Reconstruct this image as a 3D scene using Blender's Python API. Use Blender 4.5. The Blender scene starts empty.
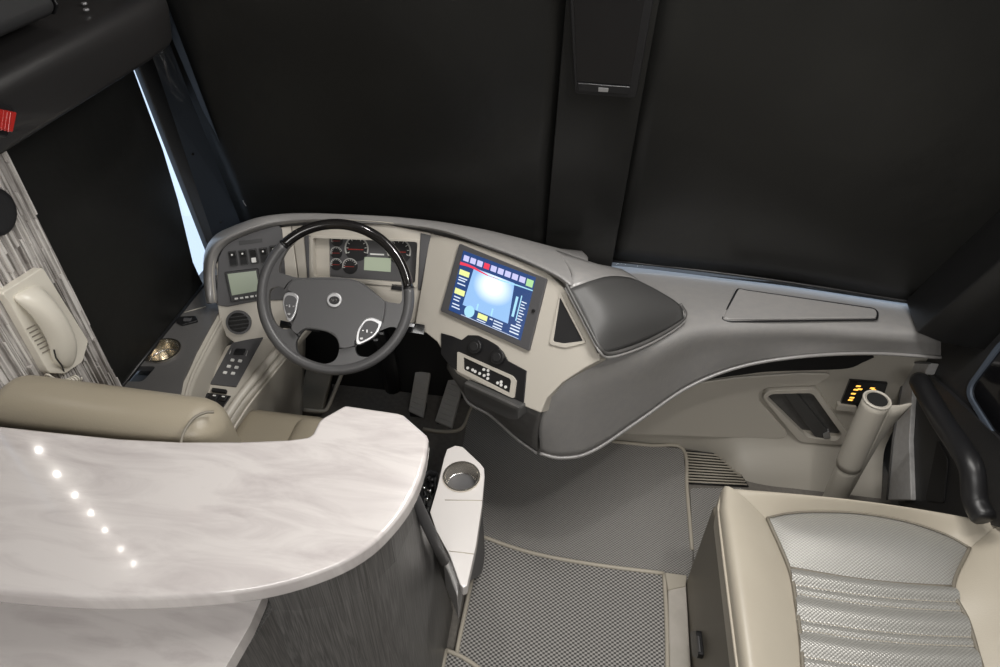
import bpy, bmesh, math, random
from mathutils import Vector, Matrix
from mathutils.geometry import tessellate_polygon
random.seed(7)
SC = bpy.context.scene
COL = SC.collection
V = Vector

# ------------------------------------------------------------------ camera
FOC = 677.0; CAMH = 2.1
_vn = V((-10, 797, FOC)).normalized()
_vf = V((125, -573, FOC)); _vf = (_vf - _vf.dot(_vn)*_vn).normalized()
_up = -_vn; _rt = _vf.cross(_up)
CAM = V((0, 0, CAMH))
def ray(u, v):
    c = V((u-500, v-333.5, FOC))
    return V((_rt.dot(c), _vf.dot(c), _up.dot(c)))
def pz(u, v, z):
    r = ray(u, v); return CAM + r*((z-CAMH)/r.z)
def py(u, v, y):
    r = ray(u, v); return CAM + r*(y/r.y)
def px(u, v, x):
    r = ray(u, v); return CAM + r*(x/r.x)
class Fr:
    """a plane in the cab: origin, right, up, outward normal"""
    def __init__(s, p, n, up=None):
        s.p = V(p); s.n = V(n).normalized()
        u = V(up) if up else V((0, 0, 1))
        s.u = (u - u.dot(s.n)*s.n).normalized(); s.r = s.u.cross(s.n)
    def hit(s, u, v, off=0.0):
        r = ray(u, v); p = s.p + s.n*off
        return CAM + r*((p-CAM).dot(s.n)/r.dot(s.n))
    def ab(s, u, v, off=0.0):
        q = s.hit(u, v, off) - s.p
        return (q.dot(s.r), q.dot(s.u))
    def abs_(s, pts, off=0.0): return [s.ab(u, v, off) for u, v in pts]
    def w(s, a, b, c=0.0): return s.p + s.r*a + s.u*b + s.n*c

cd = bpy.data.cameras.new('camera'); cam = bpy.data.objects.new('camera', cd); COL.objects.link(cam)
# camera axes in world: x = right, y = up, z = back
def w_of(c): c = V(c); return V((_rt.dot(c), _vf.dot(c), _up.dot(c)))
mx, my, mz = w_of((1, 0, 0)), w_of((0, -1, 0)), w_of((0, 0, -1))
M = Matrix((mx, my, mz)).transposed().to_4x4(); M.translation = CAM
cam.matrix_world = M
cd.sensor_width = 36; cd.lens = 36*FOC/1000; cd.clip_start = .02
SC.camera = cam

# ------------------------------------------------------------------ materials
def mat(name, col, rough=.5, metal=0., spec=.5, coat=0., emit=None, estr=0., noise=None, bump=None, sheen=0., trans=0.):
    """noise=(scale, other colour, contrast lo, hi [, (sx,sy,sz)]) ; bump=(scale, strength, dist [, stretch])"""
    m = bpy.data.materials.new(name); m.use_nodes = True
    nt = m.node_tree; b = nt.nodes['Principled BSDF']
    b.inputs['Base Color'].default_value = (*col, 1); b.inputs['Roughness'].default_value = rough
    b.inputs['Metallic'].default_value = metal; b.inputs['Specular IOR Level'].default_value = spec
    b.inputs['Coat Weight'].default_value = coat; b.inputs['Sheen Weight'].default_value = sheen
    b.inputs['Transmission Weight'].default_value = trans
    if coat: b.inputs['Coat Roughness'].default_value = .06
    if emit: b.inputs['Emission Color'].default_value = (*emit, 1); b.inputs['Emission Strength'].default_value = estr
    geo = nt.nodes.new('ShaderNodeNewGeometry')
    def mapped(st):
        mp = nt.nodes.new('ShaderNodeMapping'); mp.inputs['Scale'].default_value = st
        nt.links.new(geo.outputs['Position'], mp.inputs['Vector']); return mp.outputs['Vector']
    if noise:
        st = noise[4] if len(noise) > 4 else (1, 1, 1)
        n = nt.nodes.new('ShaderNodeTexNoise'); n.inputs['Scale'].default_value = noise[0]; n.inputs['Detail'].default_value = 6
        nt.links.new(mapped(st), n.inputs['Vector'])
        r = nt.nodes.new('ShaderNodeValToRGB'); r.color_ramp.elements[0].position = noise[2]; r.color_ramp.elements[1].position = noise[3]
        r.color_ramp.elements[0].color = (*col, 1); r.color_ramp.elements[1].color = (*noise[1], 1)
        nt.links.new(n.outputs['Fac'], r.inputs['Fac']); nt.links.new(r.outputs['Color'], b.inputs['Base Color'])
    if bump:
        st = bump[3] if len(bump) > 3 else (1, 1, 1)
        n = nt.nodes.new('ShaderNodeTexNoise'); n.inputs['Scale'].default_value = bump[0]; n.inputs['Detail'].default_value = 4
        nt.links.new(mapped(st), n.inputs['Vector'])
        bp = nt.nodes.new('ShaderNodeBump'); bp.inputs['Strength'].default_value = bump[1]; bp.inputs['Distance'].default_value = bump[2]
        nt.links.new(n.outputs['Fac'], bp.inputs['Height']); nt.links.new(bp.outputs['Normal'], b.inputs['Normal'])
    return m

MT = {}
MT['shade'] = mat('black_blind_vinyl', (.0095, .0095, .009), .42, spec=.4, bump=(5, .3, .02), noise=(3, (.013, .013, .012), .35, .7))
MT['black'] = mat('black_plastic', (.012, .012, .013), .38, bump=(400, .1, .001))
MT['blackgloss'] = mat('black_gloss', (.006, .006, .007), .08, coat=.6)
MT['blacksoft'] = mat('black_leather', (.020, .020, .021), .42, bump=(220, .25, .002))
MT['pillar'] = mat('daylit_pillar_trim', (.075, .092, .12), .5)  # blue glow of daylight on the board is put into this base colour
MT['ledge'] = mat('mid_grey_vinyl', (.115, .112, .11), .4, bump=(160, .2, .002))
MT['edge'] = mat('pale_silver_suede', (.46, .455, .45), .38, spec=.6, noise=(60, (.40, .39, .385), .35, .7), bump=(120, .25, .002))
MT['soffit'] = mat('charcoal_vinyl', (.019, .018, .018), .38, coat=.25, bump=(260, .15, .001))
MT['beige'] = mat('beige_dash_plastic', (.54, .505, .445), .38, bump=(300, .12, .001))
MT['beige2'] = mat('taupe_side_panel', (.47, .44, .385), .42, bump=(300, .12, .001))
MT['suede'] = mat('grey_suede_leather', (.26, .254, .25), .30, spec=.7, noise=(38, (.28, .27, .262), .36, .68, (1, 1.4, 1)), bump=(110, .22, .002))
MT['suede2'] = mat('charcoal_suede', (.075, .073, .071), .42, noise=(40, (.095, .092, .089), .35, .7), bump=(90, .2, .002))
MT['pad'] = mat('charcoal_leather_pad', (.062, .061, .06), .48, bump=(420, .3, .0015))
MT['panel'] = mat('dark_grey_panel', (.085, .084, .088), .5, bump=(500, .1, .0006))
MT['wheel'] = mat('grey_leather_rim', (.088, .087, .089), .36, bump=(350, .2, .001))
MT['wood'] = mat('black_polished_wood', (.011, .010, .010), .12, coat=.8)
MT['chrome'] = mat('chrome', (.75, .75, .76), .14, metal=1)
MT['silver'] = mat('satin_silver', (.55, .55, .56), .3, metal=.7)
MT['steel'] = mat('brushed_steel_cup', (.85, .80, .71), .2, metal=1)
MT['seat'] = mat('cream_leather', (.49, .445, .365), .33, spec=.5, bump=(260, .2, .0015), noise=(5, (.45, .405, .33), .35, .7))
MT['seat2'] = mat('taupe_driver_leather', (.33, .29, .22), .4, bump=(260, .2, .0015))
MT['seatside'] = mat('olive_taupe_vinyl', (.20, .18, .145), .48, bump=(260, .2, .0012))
MT['phone'] = mat('ivory_phone_plastic', (.76, .72, .63), .28)
MT['red'] = mat('red_reflector', (.42, .025, .02), .25, coat=.5)
MT['rim'] = mat('mat_binding', (.45, .41, .34), .65, bump=(300, .3, .001))
MT['whitemark'] = mat('white_marking', (.8, .8, .78), .5)
MT['redmark'] = mat('red_needle', (.32, .03, .02), .4)
MT['greymark'] = mat('pale_grey_marking', (.45, .45, .43), .5)
MT['lcd'] = mat('lcd_green_grey', (.24, .27, .21), .22, emit=(.42, .5, .36), estr=.12)
MT['lcd2'] = mat('lcd_pale', (.32, .36, .28), .15, emit=(.5, .58, .42), estr=.18)
MT['dark'] = mat('footwell_black', (.013, .0125, .012), .7)
MT['darkcarpet'] = mat('charcoal_carpet', (.15, .138, .123), .9, noise=(60, (.20, .185, .165), .3, .7), bump=(300, .5, .003))
MT['pedal'] = mat('worn_grey_pedal', (.42, .40, .375), .5, noise=(40, (.40, .385, .36), .4, .65), bump=(80, .2, .002))
MT['step'] = mat('pale_stone_step', (.42, .39, .34), .5, noise=(12, (.52, .48, .43), .35, .7), bump=(60, .2, .002))
MT['ceil'] = mat('ceiling_vinyl', (.6, .58, .54), .6)
MT['wallm'] = mat('wall_vinyl', (.10, .095, .09), .6)
MT['yellow'] = mat('amber_legend', (.9, .55, .1), .4, emit=(1, .5, .08), estr=1.2)
MT['blacksoft2'] = mat('black_pillar_vinyl', (.007, .007, .0072), .4)
MT['panel2'] = mat('dark_post_paint', (.03, .03, .031), .5)
MT['glass'] = None
# glass: thin, see-through
g = bpy.data.materials.new('window_glass'); g.use_nodes = True; nt = g.node_tree; nt.nodes.clear()
o = nt.nodes.new('ShaderNodeOutputMaterial'); mxs = nt.nodes.new('ShaderNodeMixShader'); tr = nt.nodes.new('ShaderNodeBsdfTransparent'); gl = nt.nodes.new('ShaderNodeBsdfGlossy')
gl.inputs['Roughness'].default_value = .02; mxs.inputs[0].default_value = .06
nt.links.new(tr.outputs[0], mxs.inputs[1]); nt.links.new(gl.outputs[0], mxs.inputs[2]); nt.links.new(mxs.outputs[0], o.inputs[0]); MT['glass'] = g

def marble(name, c1, c2, rot):
    m = mat(name, c1, .16, coat=.5); nt = m.node_tree; b = nt.nodes['Principled BSDF']
    geo = nt.nodes.new('ShaderNodeNewGeometry'); mp = nt.nodes.new('ShaderNodeMapping')
    mp.inputs['Rotation'].default_value = (0, 0, rot); mp.inputs['Scale'].default_value = (1.6, 6.5, 1)
    nt.links.new(geo.outputs['Position'], mp.inputs['Vector'])
    n = nt.nodes.new('ShaderNodeTexNoise'); n.inputs['Scale'].default_value = 2.6; n.inputs['Detail'].default_value = 9; n.inputs['Distortion'].default_value = .9; n.inputs['Roughness'].default_value = .6
    nt.links.new(mp.outputs[0], n.inputs['Vector'])
    r = nt.nodes.new('ShaderNodeValToRGB'); e = r.color_ramp.elements
    e[0].position = .34; e[0].color = (*c2, 1); e[1].position = .58; e[1].color = (*c1, 1)
    x = r.color_ramp.elements.new(.47); x.color = (*[a*.55+b_*.45 for a, b_ in zip(c1, c2)], 1)
    nt.links.new(n.outputs['Fac'], r.inputs['Fac']); nt.links.new(r.outputs['Color'], b.inputs['Base Color'])
    return m
MT['marble'] = marble('white_streaked_solid_surface', (.64, .605, .59), (.50, .46, .455), .25)
MT['white'] = mat('white_solid_surface', (.68, .65, .63), .25, coat=.3)

def laminate():
    m = mat('charcoal_wood_laminate', (.1, .1, .1), .38); nt = m.node_tree; b = nt.nodes['Principled BSDF']
    geo = nt.nodes.new('ShaderNodeNewGeometry'); mp = nt.nodes.new('ShaderNodeMapping'); mp.inputs['Scale'].default_value = (330, 330, 6)
    nt.links.new(geo.outputs['Position'], mp.inputs['Vector'])
    n = nt.nodes.new('ShaderNodeTexNoise'); n.inputs['Scale'].default_value = 1.2; n.inputs['Detail'].default_value = 5
    nt.links.new(mp.outputs[0], n.inputs['Vector'])
    r = nt.nodes.new('ShaderNodeValToRGB'); e = r.color_ramp.elements
    e[0].position = .38; e[0].color = (.075, .073, .071, 1); e[1].position = .70; e[1].color = (.165, .16, .155, 1)
    nt.links.new(n.outputs['Fac'], r.inputs['Fac']); nt.links.new(r.outputs['Color'], b.inputs['Base Color']); return m
MT['laminate'] = laminate()

def weave(name, dark, light, pitch):
    m = mat(name, dark, .75); nt = m.node_tree; b = nt.nodes['Principled BSDF']
    geo = nt.nodes.new('ShaderNodeNewGeometry'); sep = nt.nodes.new('ShaderNodeSeparateXYZ'); nt.links.new(geo.outputs['Position'], sep.inputs[0])
    def mth(op, a, bb=None):
        n = nt.nodes.new('ShaderNodeMath'); n.operation = op
        for i, q in enumerate((a, bb)):
            if q is None: continue
            if isinstance(q, (int, float)): n.inputs[i].default_value = q
            else: nt.links.new(q, n.inputs[i])
        return n.outputs[0]
    k = 2*math.pi/pitch
    sx = mth('SINE', mth('MULTIPLY', sep.outputs[0], k*.72))
    sy = mth('SINE', mth('MULTIPLY', sep.outputs[1], k*.9))
    s = mth('ADD', mth('MULTIPLY', mth('MULTIPLY', sx, sy), .5), .5)
    n2 = nt.nodes.new('ShaderNodeTexNoise'); n2.inputs['Scale'].default_value = 260
    nt.links.new(geo.outputs['Position'], n2.inputs['Vector'])
    s2 = mth('ADD', mth('MULTIPLY', s, .8), mth('MULTIPLY', n2.outputs['Fac'], .2))
    r = nt.nodes.new('ShaderNodeValToRGB'); e = r.color_ramp.elements
    e[0].position = .36; e[0].color = (*dark, 1); e[1].position = .66; e[1].color = (*light, 1)
    nt.links.new(s2, r.inputs['Fac']); nt.links.new(r.outputs['Color'], b.inputs['Base Color'])
    bp = nt.nodes.new('ShaderNodeBump'); bp.inputs['Strength'].default_value = .5; bp.inputs['Distance'].default_value = .002
    nt.links.new(s, bp.inputs['Height']); nt.links.new(bp.outputs['Normal'], b.inputs['Normal']); return m
MT['weave'] = weave('coarse_woven_mat', (.05, .048, .046), (.38, .366, .348), .0115)
MT['weave2'] = weave('fine_woven_mat', (.14, .134, .126), (.35, .338, .32), .0085)
MT['perf'] = weave('perforated_silver_leather', (.34, .335, .315), (.46, .452, .425), .007)
MT['perf'].node_tree.nodes['Principled BSDF'].inputs['Roughness'].default_value = .36
MT['perf'].node_tree.nodes['Principled BSDF'].inputs['Metallic'].default_value = .35

def stone():
    m = mat('stacked_ledger_stone', (.4, .36, .32), .7, bump=(70, .5, .004, (1, 1, .25))); nt = m.node_tree; b = nt.nodes['Principled BSDF']
    geo = nt.nodes.new('ShaderNodeNewGeometry'); mp = nt.nodes.new('ShaderNodeMapping'); mp.inputs['Scale'].default_value = (90, 90, 14)
    nt.links.new(geo.outputs['Position'], mp.inputs['Vector'])
    n = nt.nodes.new('ShaderNodeTexNoise'); n.inputs['Scale'].default_value = 1; n.inputs['Detail'].default_value = 5; nt.links.new(mp.outputs[0], n.inputs['Vector'])
    ad = nt.nodes.new('ShaderNodeMath'); ad.operation = 'MULTIPLY_ADD'; ad.inputs[1].default_value = .45
    nt.links.new(geo.outputs['Random Per Island'], ad.inputs[0]); nt.links.new(n.outputs['Fac'], ad.inputs[2])
    r = nt.nodes.new('ShaderNodeValToRGB'); e = r.color_ramp.elements
    e[0].position = .40; e[0].color = (.24, .218, .205, 1); e[1].position = .92; e[1].color = (.70, .67, .64, 1)
    nt.links.new(ad.outputs[0], r.inputs['Fac']); nt.links.new(r.outputs['Color'], b.inputs['Base Color']); return m
MT['stone'] = stone()

def screenmat():
    """the reversing camera picture on the monitor: pale blue with a bright spot"""
    m = bpy.data.materials.new('camera_picture'); m.use_nodes = True; nt = m.node_tree; b = nt.nodes['Principled BSDF']
    b.inputs['Base Color'].default_value = (.02, .03, .05, 1); b.inputs['Roughness'].default_value = .15
    tc = nt.nodes.new('ShaderNodeTexCoord'); mp = nt.nodes.new('ShaderNodeMapping'); mp.inputs['Location'].default_value = (-1.15, -1.55, 0); mp.inputs['Scale'].default_value = (2.1, 2.1, 1)
    nt.links.new(tc.outputs['UV'], mp.inputs['Vector'])
    gr = nt.nodes.new('ShaderNodeTexGradient'); gr.gradient_type = 'SPHERICAL'; nt.links.new(mp.outputs[0], gr.inputs['Vector'])
    r = nt.nodes.new('ShaderNodeValToRGB'); e = r.color_ramp.elements
    e[0].position = 0; e[0].color = (.22, .38, .62, 1); e[1].position = .85; e[1].color = (.9, .97, 1, 1)
    nt.links.new(gr.outputs['Fac'], r.inputs['Fac']); nt.links.new(r.outputs['Color'], b.inputs['Emission Color']); b.inputs['Emission Strength'].default_value = 1.1
    return m
MT['campic'] = screenmat()
def em(name, c, s=.8): MT[name] = mat(name, (0.01, .01, .01), .2, emit=c, estr=s)
em('ui_navy', (.02, .06, .2), .8); em('ui_lilac', (.6, .6, .95), .8); em('ui_red', (.85, .05, .1), .8); em('ui_yellow', (.85, .9, .35), .8)
em('ui_white', (.75, .85, 1), .8); em('ui_blue', (.12, .3, .7), .8); em('ui_green', (.5, .85, .4), .7); em('ui_cyan', (.4, .75, .95), .8)

# ------------------------------------------------------------------ object helpers
def tag(o, label=None, cat=None, group=None, kind=None):
    if label: o['label'] = label
    if cat: o['category'] = cat
    if group: o['group'] = group
    if kind: o['kind'] = kind
    return o
def thing(name, loc, label, cat, group=None):
    o = bpy.data.objects.new(name, None); o.empty_display_size = .05; COL.objects.link(o); o.location = loc
    return tag(o, label, cat, group)
def worg(o):
    p = V((0, 0, 0))
    while o: p += V(o.location); o = o.parent
    return p
def mk(name, verts, faces, m, parent=None, smooth=False, bev=0., seg=2, sub=0, solid=0., flip=None, auto=None):
    org = worg(parent) if parent else None
    if org is None:
        c = sum((V(v) for v in verts), V())/len(verts); org = V((c.x, c.y, min(V(v).z for v in verts)))
        loc = org
    else: loc = V((0, 0, 0))
    me = bpy.data.meshes.new(name); me.from_pydata([tuple(V(v)-org) for v in verts], [], faces); me.update()
    bm = bmesh.new(); bm.from_mesh(me); bmesh.ops.recalc_face_normals(bm, faces=bm.faces); bm.to_mesh(me); bm.free()
    o = bpy.data.objects.new(name, me); COL.objects.link(o); o.location = loc
    if parent: o.parent = parent
    me.materials.append(MT[m] if isinstance(m, str) else m)
    if smooth:
        for p in me.polygons: p.use_smooth = True
    if solid:
        md = o.modifiers.new('solid', 'SOLIDIFY'); md.thickness = abs(solid); md.offset = -1 if solid > 0 else 1
    if bev:
        md = o.modifiers.new('bevel', 'BEVEL'); md.width = bev; md.segments = seg; md.limit_method = 'ANGLE'; md.angle_limit = math.radians(35); md.harden_normals = False
        for p in me.polygons: p.use_smooth = True
        me.set_sharp_from_angle(angle=math.radians(40)) if False else None
        md2 = o.modifiers.new('wn', 'WEIGHTED_NORMAL'); md2.keep_sharp = True
    if sub:
        md = o.modifiers.new('sub', 'SUBSURF'); md.levels = sub; md.render_levels = sub
        for p in me.polygons: p.use_smooth = True
    return o
def poly_fill(outer, holes=()):
    loops = [[V((a, b, 0)) for a, b in outer]] + [[V((a, b, 0)) for a, b in h] for h in holes]
    flat = [(p.x, p.y) for l in loops for p in l]
    return flat, tessellate_polygon(loops), [len(l) for l in loops]
def prism_data(fr, outer, c0, c1, holes=()):
    flat, tris, lens = poly_fill(outer, holes); n = len(flat)
    vs = [fr.w(a, b, c0) for a, b in flat] + [fr.w(a, b, c1) for a, b in flat]
    if not holes:
        fs = [tuple(range(n)), tuple(range(n, 2*n))]
    else:
        fs = [tuple(t) for t in tris] + [tuple(i+n for i in t) for t in tris]
    s = 0
    for L in lens:
        for i in range(L):
            a, b = s+i, s+(i+1) % L; fs.append((a, b, b+n, a+n))
        s += L
    return vs, fs
def prism(name, fr, outer, c0, c1, m, parent=None, holes=(), bev=0., seg=2, **k):
    vs, fs = prism_data(fr, outer, c0, c1, holes)
    return mk(name, vs, fs, m, parent, bev=bev, seg=seg, **k)
def multi(name, parts, m, parent=None, **k):
    vs, fs = [], []
    for v, f in parts:
        b = len(vs); vs += v; fs += [tuple(i+b for i in q) for q in f]
    return mk(name, vs, fs, m, parent, **k)
def circ(a, b, r, n=28, ry=None, a0=0., a1=2*math.pi):
    ry = ry or r
    return [(a+r*math.cos(a0+(a1-a0)*i/n), b+ry*math.sin(a0+(a1-a0)*i/n)) for i in range(n)]
def rrect(a0, b0, a1, b1, r, n=5):
    out = []
    for cx, cy, s in ((a1-r, b1-r, 0), (a0+r, b1-r, 1), (a0+r, b0+r, 2), (a1-r, b0+r, 3)):
        for i in range(n+1):
            t = math.pi/2*(s+i/n); out.append((cx+r*math.cos(t), cy+r*math.sin(t)))
    return out
def cat(pts, n=6, closed=False):
    """catmull-rom through points of any dimension"""
    P = [V(p) for p in pts]; out = []; N = len(P)
    rng = range(N) if closed else range(N-1)
    for i in rng:
        p0 = P[(i-1) % N] if closed or i > 0 else P[0]*2-P[1]
        p1 = P[i]; p2 = P[(i+1) % N]
        p3 = P[(i+2) % N] if closed or i+2 < N else P[-1]*2-P[-2]
        for k in range(n):
            t = k/n; out.append(.5*((2*p1)+(p2-p0)*t+(2*p0-5*p1+4*p2-p3)*t*t+(3*p1-p0-3*p2+p3)*t**3))
    if not closed: out.append(P[-1])
    return out
def cat2(pts, n=5, closed=True): return [(p[0], p[1]) for p in cat(pts, n, closed)]
def rnd(pts, r=.12, n=4):
    """round the corners of a pixel polygon by quadratic arcs (r = fraction or absolute units)"""
    out = []; N = len(pts)
    for i in range(N):
        p0, p1, p2 = V(pts[i-1]), V(pts[i]), V(pts[(i+1) % N])
        d0, d2 = (p0-p1), (p2-p1); k0 = min(r, d0.length*.45); k2 = min(r, d2.length*.45)
        a = p1+d0.normalized()*k0; c = p1+d2.normalized()*k2
        for j in range(n+1):
            t = j/n; q = a*(1-t)**2+p1*2*t*(1-t)+c*t*t; out.append((q.x, q.y))
    return out
def tube_data(pts, r, n=10, closed=False, caps=True):
    P = [V(p) for p in pts]; N = len(P); vs, fs = [], []
    prev = None
    for i in range(N):
        a = P[(i-1) % N] if (closed or i) else P[i]; b = P[(i+1) % N] if (closed or i < N-1) else P[i]
        t = (b-a).normalized()
        if prev is None:
            u = t.orthogonal().normalized()
        else:
            u = (prev - prev.dot(t)*t).normalized()
        prev = u; w = t.cross(u)
        rr = r[i] if isinstance(r, (list, tuple)) else r
        for k in range(n):
            th = 2*math.pi*k/n; vs.append(P[i]+(u*math.cos(th)+w*math.sin(th))*rr)
    for i in range(N if closed else N-1):
        j = (i+1) % N
        for k in range(n):
            fs.append((i*n+k, i*n+(k+1) % n, j*n+(k+1) % n, j*n+k))
    if caps and not closed: fs += [tuple(range(n)), tuple(range((N-1)*n, N*n))]
    return vs, fs
def tube(name, pts, r, m, parent=None, n=10, closed=False, **k):
    v, f = tube_data(pts, r, n, closed); return mk(name, v, f, m, parent, smooth=True, **k)
def grid(name, rows, m, parent=None, up=None, solid=0., dense=(4, 4), **k):
    """surface through rows of 3D points, smoothly resampled"""
    R = [cat(r, dense[0]) for r in rows]
    Cn = [cat(list(c), dense[1]) for c in zip(*R)]
    nr, nc = len(Cn[0]), len(Cn)
    vs = [Cn[c][r] for r in range(nr) for c in range(nc)]
    fs = [(r*nc+c, r*nc+c+1, (r+1)*nc+c+1, (r+1)*nc+c) for r in range(nr-1) for c in range(nc-1)]
    return mk(name, vs, fs, m, parent, smooth=True, solid=solid, **k)
def box_data(c, s, rot=None):
    c = V(c); h = V(s)/2; vs = []
    for x in (-1, 1):
        for y in (-1, 1):
            for z in (-1, 1):
                p = V((x*h.x, y*h.y, z*h.z)); p = rot @ p if rot else p; vs.append(c+p)
    return vs, [(0, 1, 3, 2), (4, 6, 7, 5), (0, 4, 5, 1), (2, 3, 7, 6), (0, 2, 6, 4), (1, 5, 7, 3)]
def box(name, c, s, m, parent=None, bev=0., rot=None, **k):
    v, f = box_data(c, s, rot); return mk(name, v, f, m, parent, bev=bev, **k)
def struct(o): o['kind'] = 'structure'; return o
FLOORF = Fr((0, 0, 0), (0, 0, 1), (0, 1, 0))    # right = +x, up = +y
def zf(z): return Fr((0, 0, z), (0, 0, 1), (0, 1, 0))
def at(v, z): return [(pz(a, b, z).x, pz(a, b, z).y) for a, b in v]

# ================================================================== SETTING
struct(box('floor', (0, .25, -.05), (2.56, 3.9, .1), 'darkcarpet'))
struct(box('ceiling', (0, .1, 2.40), (2.8, 3.9, .06), 'ceil'))
struct(box('left_light_block', (-1.215, 1.80, 2.0), (.17, .5, .74), 'wallm'))  # unseen filler box, added to stop sky light leaking in at the corner
struct(box('right_light_block', (1.265, 1.80, 2.0), (.15, .5, .74), 'wallm'))  # same unseen light blocker for the right corner
struct(box('wall_back', (0, -1.75, 1.18), (2.7, .06, 2.36), 'ceil'))
# right wall, low part and the wall aft of the door
struct(box('wall_right', (1.31, .2, 1.18), (.06, 3.9, 2.36), 'wallm'))
# left wall: sill under the window, header above it, and the aft wall
struct(box('wall_left', (-1.30, -.45, 1.18), (.06, 2.62, 2.36), 'wallm'))
struct(multi('wall_front', [box_data((0, 2.08, .36), (2.66, .1, .72)), box_data((0, 1.80, 2.22), (2.66, .1, .32))], 'wallm'))
struct(multi('wall_side_sill', [box_data((-1.30, 1.45, .34), (.06, 1.3, .68)), box_data((-1.30, 1.4, 2.04), (.06, 1.2, .72))], 'wallm'))
# windscreen: leans back towards the cab, curves back at the sides
def wy(x, z): return 1.985 - .257*(z-.8) - .085*(x/1.05)**2
def glass_sheet(name, x0, x1, z0, z1, off, m, parent=None, nx=14, nz=6, solid=0.):
    vs = [V((x0+(x1-x0)*i/nx, wy(x0+(x1-x0)*i/nx, z0+(z1-z0)*j/nz)+off, z0+(z1-z0)*j/nz)) for j in range(nz+1) for i in range(nx+1)]
    fs = [(j*(nx+1)+i, j*(nx+1)+i+1, (j+1)*(nx+1)+i+1, (j+1)*(nx+1)+i) for j in range(nz) for i in range(nx)]
    return mk(name, vs, fs, m, parent, smooth=True, solid=solid)
struct(glass_sheet('window_1', -1.22, 1.22, .72, 2.06, .05, 'glass', solid=.006))
struct(mk('window_2', [(-1.29, .9, .68), (-1.29, 1.98, .68), (-1.29, 1.98, 1.8), (-1.29, .9, 1.8)], [(0, 1, 2, 3)], 'glass', solid=.006))

# ---------------------------------------------------------------- windscreen blinds
xlA = lambda z: -1.135+.055*(z-.9); xrA = lambda z: -.104+.03*(z-.86)
xlB = lambda z: .122+.01*(z-.8); xrB = lambda z: 1.15+.06*(z-.8)
for q in ((xlA, xrA, 'large black roller blind on the driver side, left of the centre post'), (xlB, xrB, 'large black roller blind on the right, above the open dash shelf')):
    t = thing('windscreen_blind', ((q[0](1)+q[1](1))/2, 1.92, .8), q[2], 'window shade', 'roller blinds over the windscreen')
    z0, z1, nz, nx = .782, 2.05, 16, 20; vs = []
    for j in range(nz+1):
        z = z0+(z1-z0)*j/nz
        for i in range(nx+1):
            f = i/nx; x = q[0](z)+(q[1](z)-q[0](z))*f
            wav = .0035*math.sin(f*9+z*4)-.006*math.exp(-((z-.84)/.03)**2)
            wav += .008*math.exp(-((f-.92)/.06)**2)*math.sin(z*11)*math.exp(-((z-.85)/.12)**2)
            vs.append(V((x, wy(x, z)-.01+wav, z)))
    fs = [(j*(nx+1)+i, j*(nx+1)+i+1, (j+1)*(nx+1)+i+1, (j+1)*(nx+1)+i) for j in range(nz) for i in range(nx)]
    mk('blind_fabric', vs, fs, 'shade', t, smooth=True, solid=.002)
    b = [V((q[0](z0)+(q[1](z0)-q[0](z0))*i/12, 0, z0+.004)) for i in range(13)]
    for p in b: p.y = wy(p.x, z0)-.014
    tube('hem_bar', b, .005, 'black', t, 8)
    if q[0] is xlA: left_blind = t
# centre post between the blinds
cpl = [(xrA(z)-.003, wy(0, z)-.028, z) for z in (.74, 2.05)]; cpr = [(xlB(z)+.003, wy(0, z)-.028, z) for z in (.74, 2.05)]
vs = [V(cpl[0]), V(cpr[0]), V(cpr[1]), V(cpl[1])]; vs += [v+V((0, .03, 0)) for v in vs]
struct(mk('trim_1', vs, [(0, 1, 2, 3), (4, 5, 6, 7), (0, 1, 5, 4), (1, 2, 6, 5), (2, 3, 7, 6), (3, 0, 4, 7)], 'shade', bev=.003))
# display hanging on the post
n = V((0, -1, -.257)).normalized()
F_post = Fr((0.02, wy(0, 1.5)-.028, 1.5), n)
t = thing('overhead_monitor', F_post.w(.01, -.12), 'slim black monitor mounted high on the centre post between the blinds', 'monitor')
o1 = F_post.abs_([(567, -60), (575, 92), (636, 97), (664, -60)], .015)
prism('bezel', F_post, rnd(o1, .01), 0, .022, 'black', t, bev=.003)
o2 = F_post.abs_([(572, -60), (577.5, 81), (630, 85), (655, -60)], .024)
prism('display_panel', F_post, o2, .022, .024, 'blackgloss', t)
prism('front_lip', F_post, F_post.abs_([(577.5, 83), (630, 87), (629, 94), (578, 91)], .026), .021, .027, 'black', t, bev=.002)
prism('logo_plate', F_post, F_post.abs_([(598.5, 87.5), (608.5, 88.5), (608, 92), (598.3, 91.5)], .028), .0265, .0285, 'silver', t)['label'] = 'small silver badge plate'

# ---------------------------------------------------------------- left pillar, side window, soffit
# A pillar trim (dark board, blue of leaking daylight in its colour) between side window and windscreen
pil = [py(165, 50, 1.80), py(186, 50, 1.84), py(252, 221, 1.92), py(240, 262, 1.92), py(200, 262, 1.80), py(216, 240, 1.80), py(163, 90, 1.76)]
A0, A1 = V((-1.235, 1.735, .70)), V((-1.10, 1.895, .70))
B0, B1 = V((-1.235, 1.56, 1.62)), V((-1.165, 1.66, 1.62))
A0 = px(214, 262, -1.235); A1 = pz(254, 232, .80); B0 = px(145, 60, -1.235); B1 = py(189, 60, 1.66)
C0 = B0+(B0-A0)*.9; C1 = B1+(B1-A1)*.9
vs = [A0, A1, C1, C0]; nn = (A1-A0).cross(C0-A0).normalized()
if nn.dot(CAM-A0) < 0: nn = -nn
vs += [v-nn*.03 for v in vs]
struct(mk('trim_2', vs, [(0, 1, 2, 3), (4, 5, 6, 7), (0, 1, 5, 4), (1, 2, 6, 5), (2, 3, 7, 6), (3, 0, 4, 7)], 'pillar', bev=.004))
F_pil = Fr(A0, nn)
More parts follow.
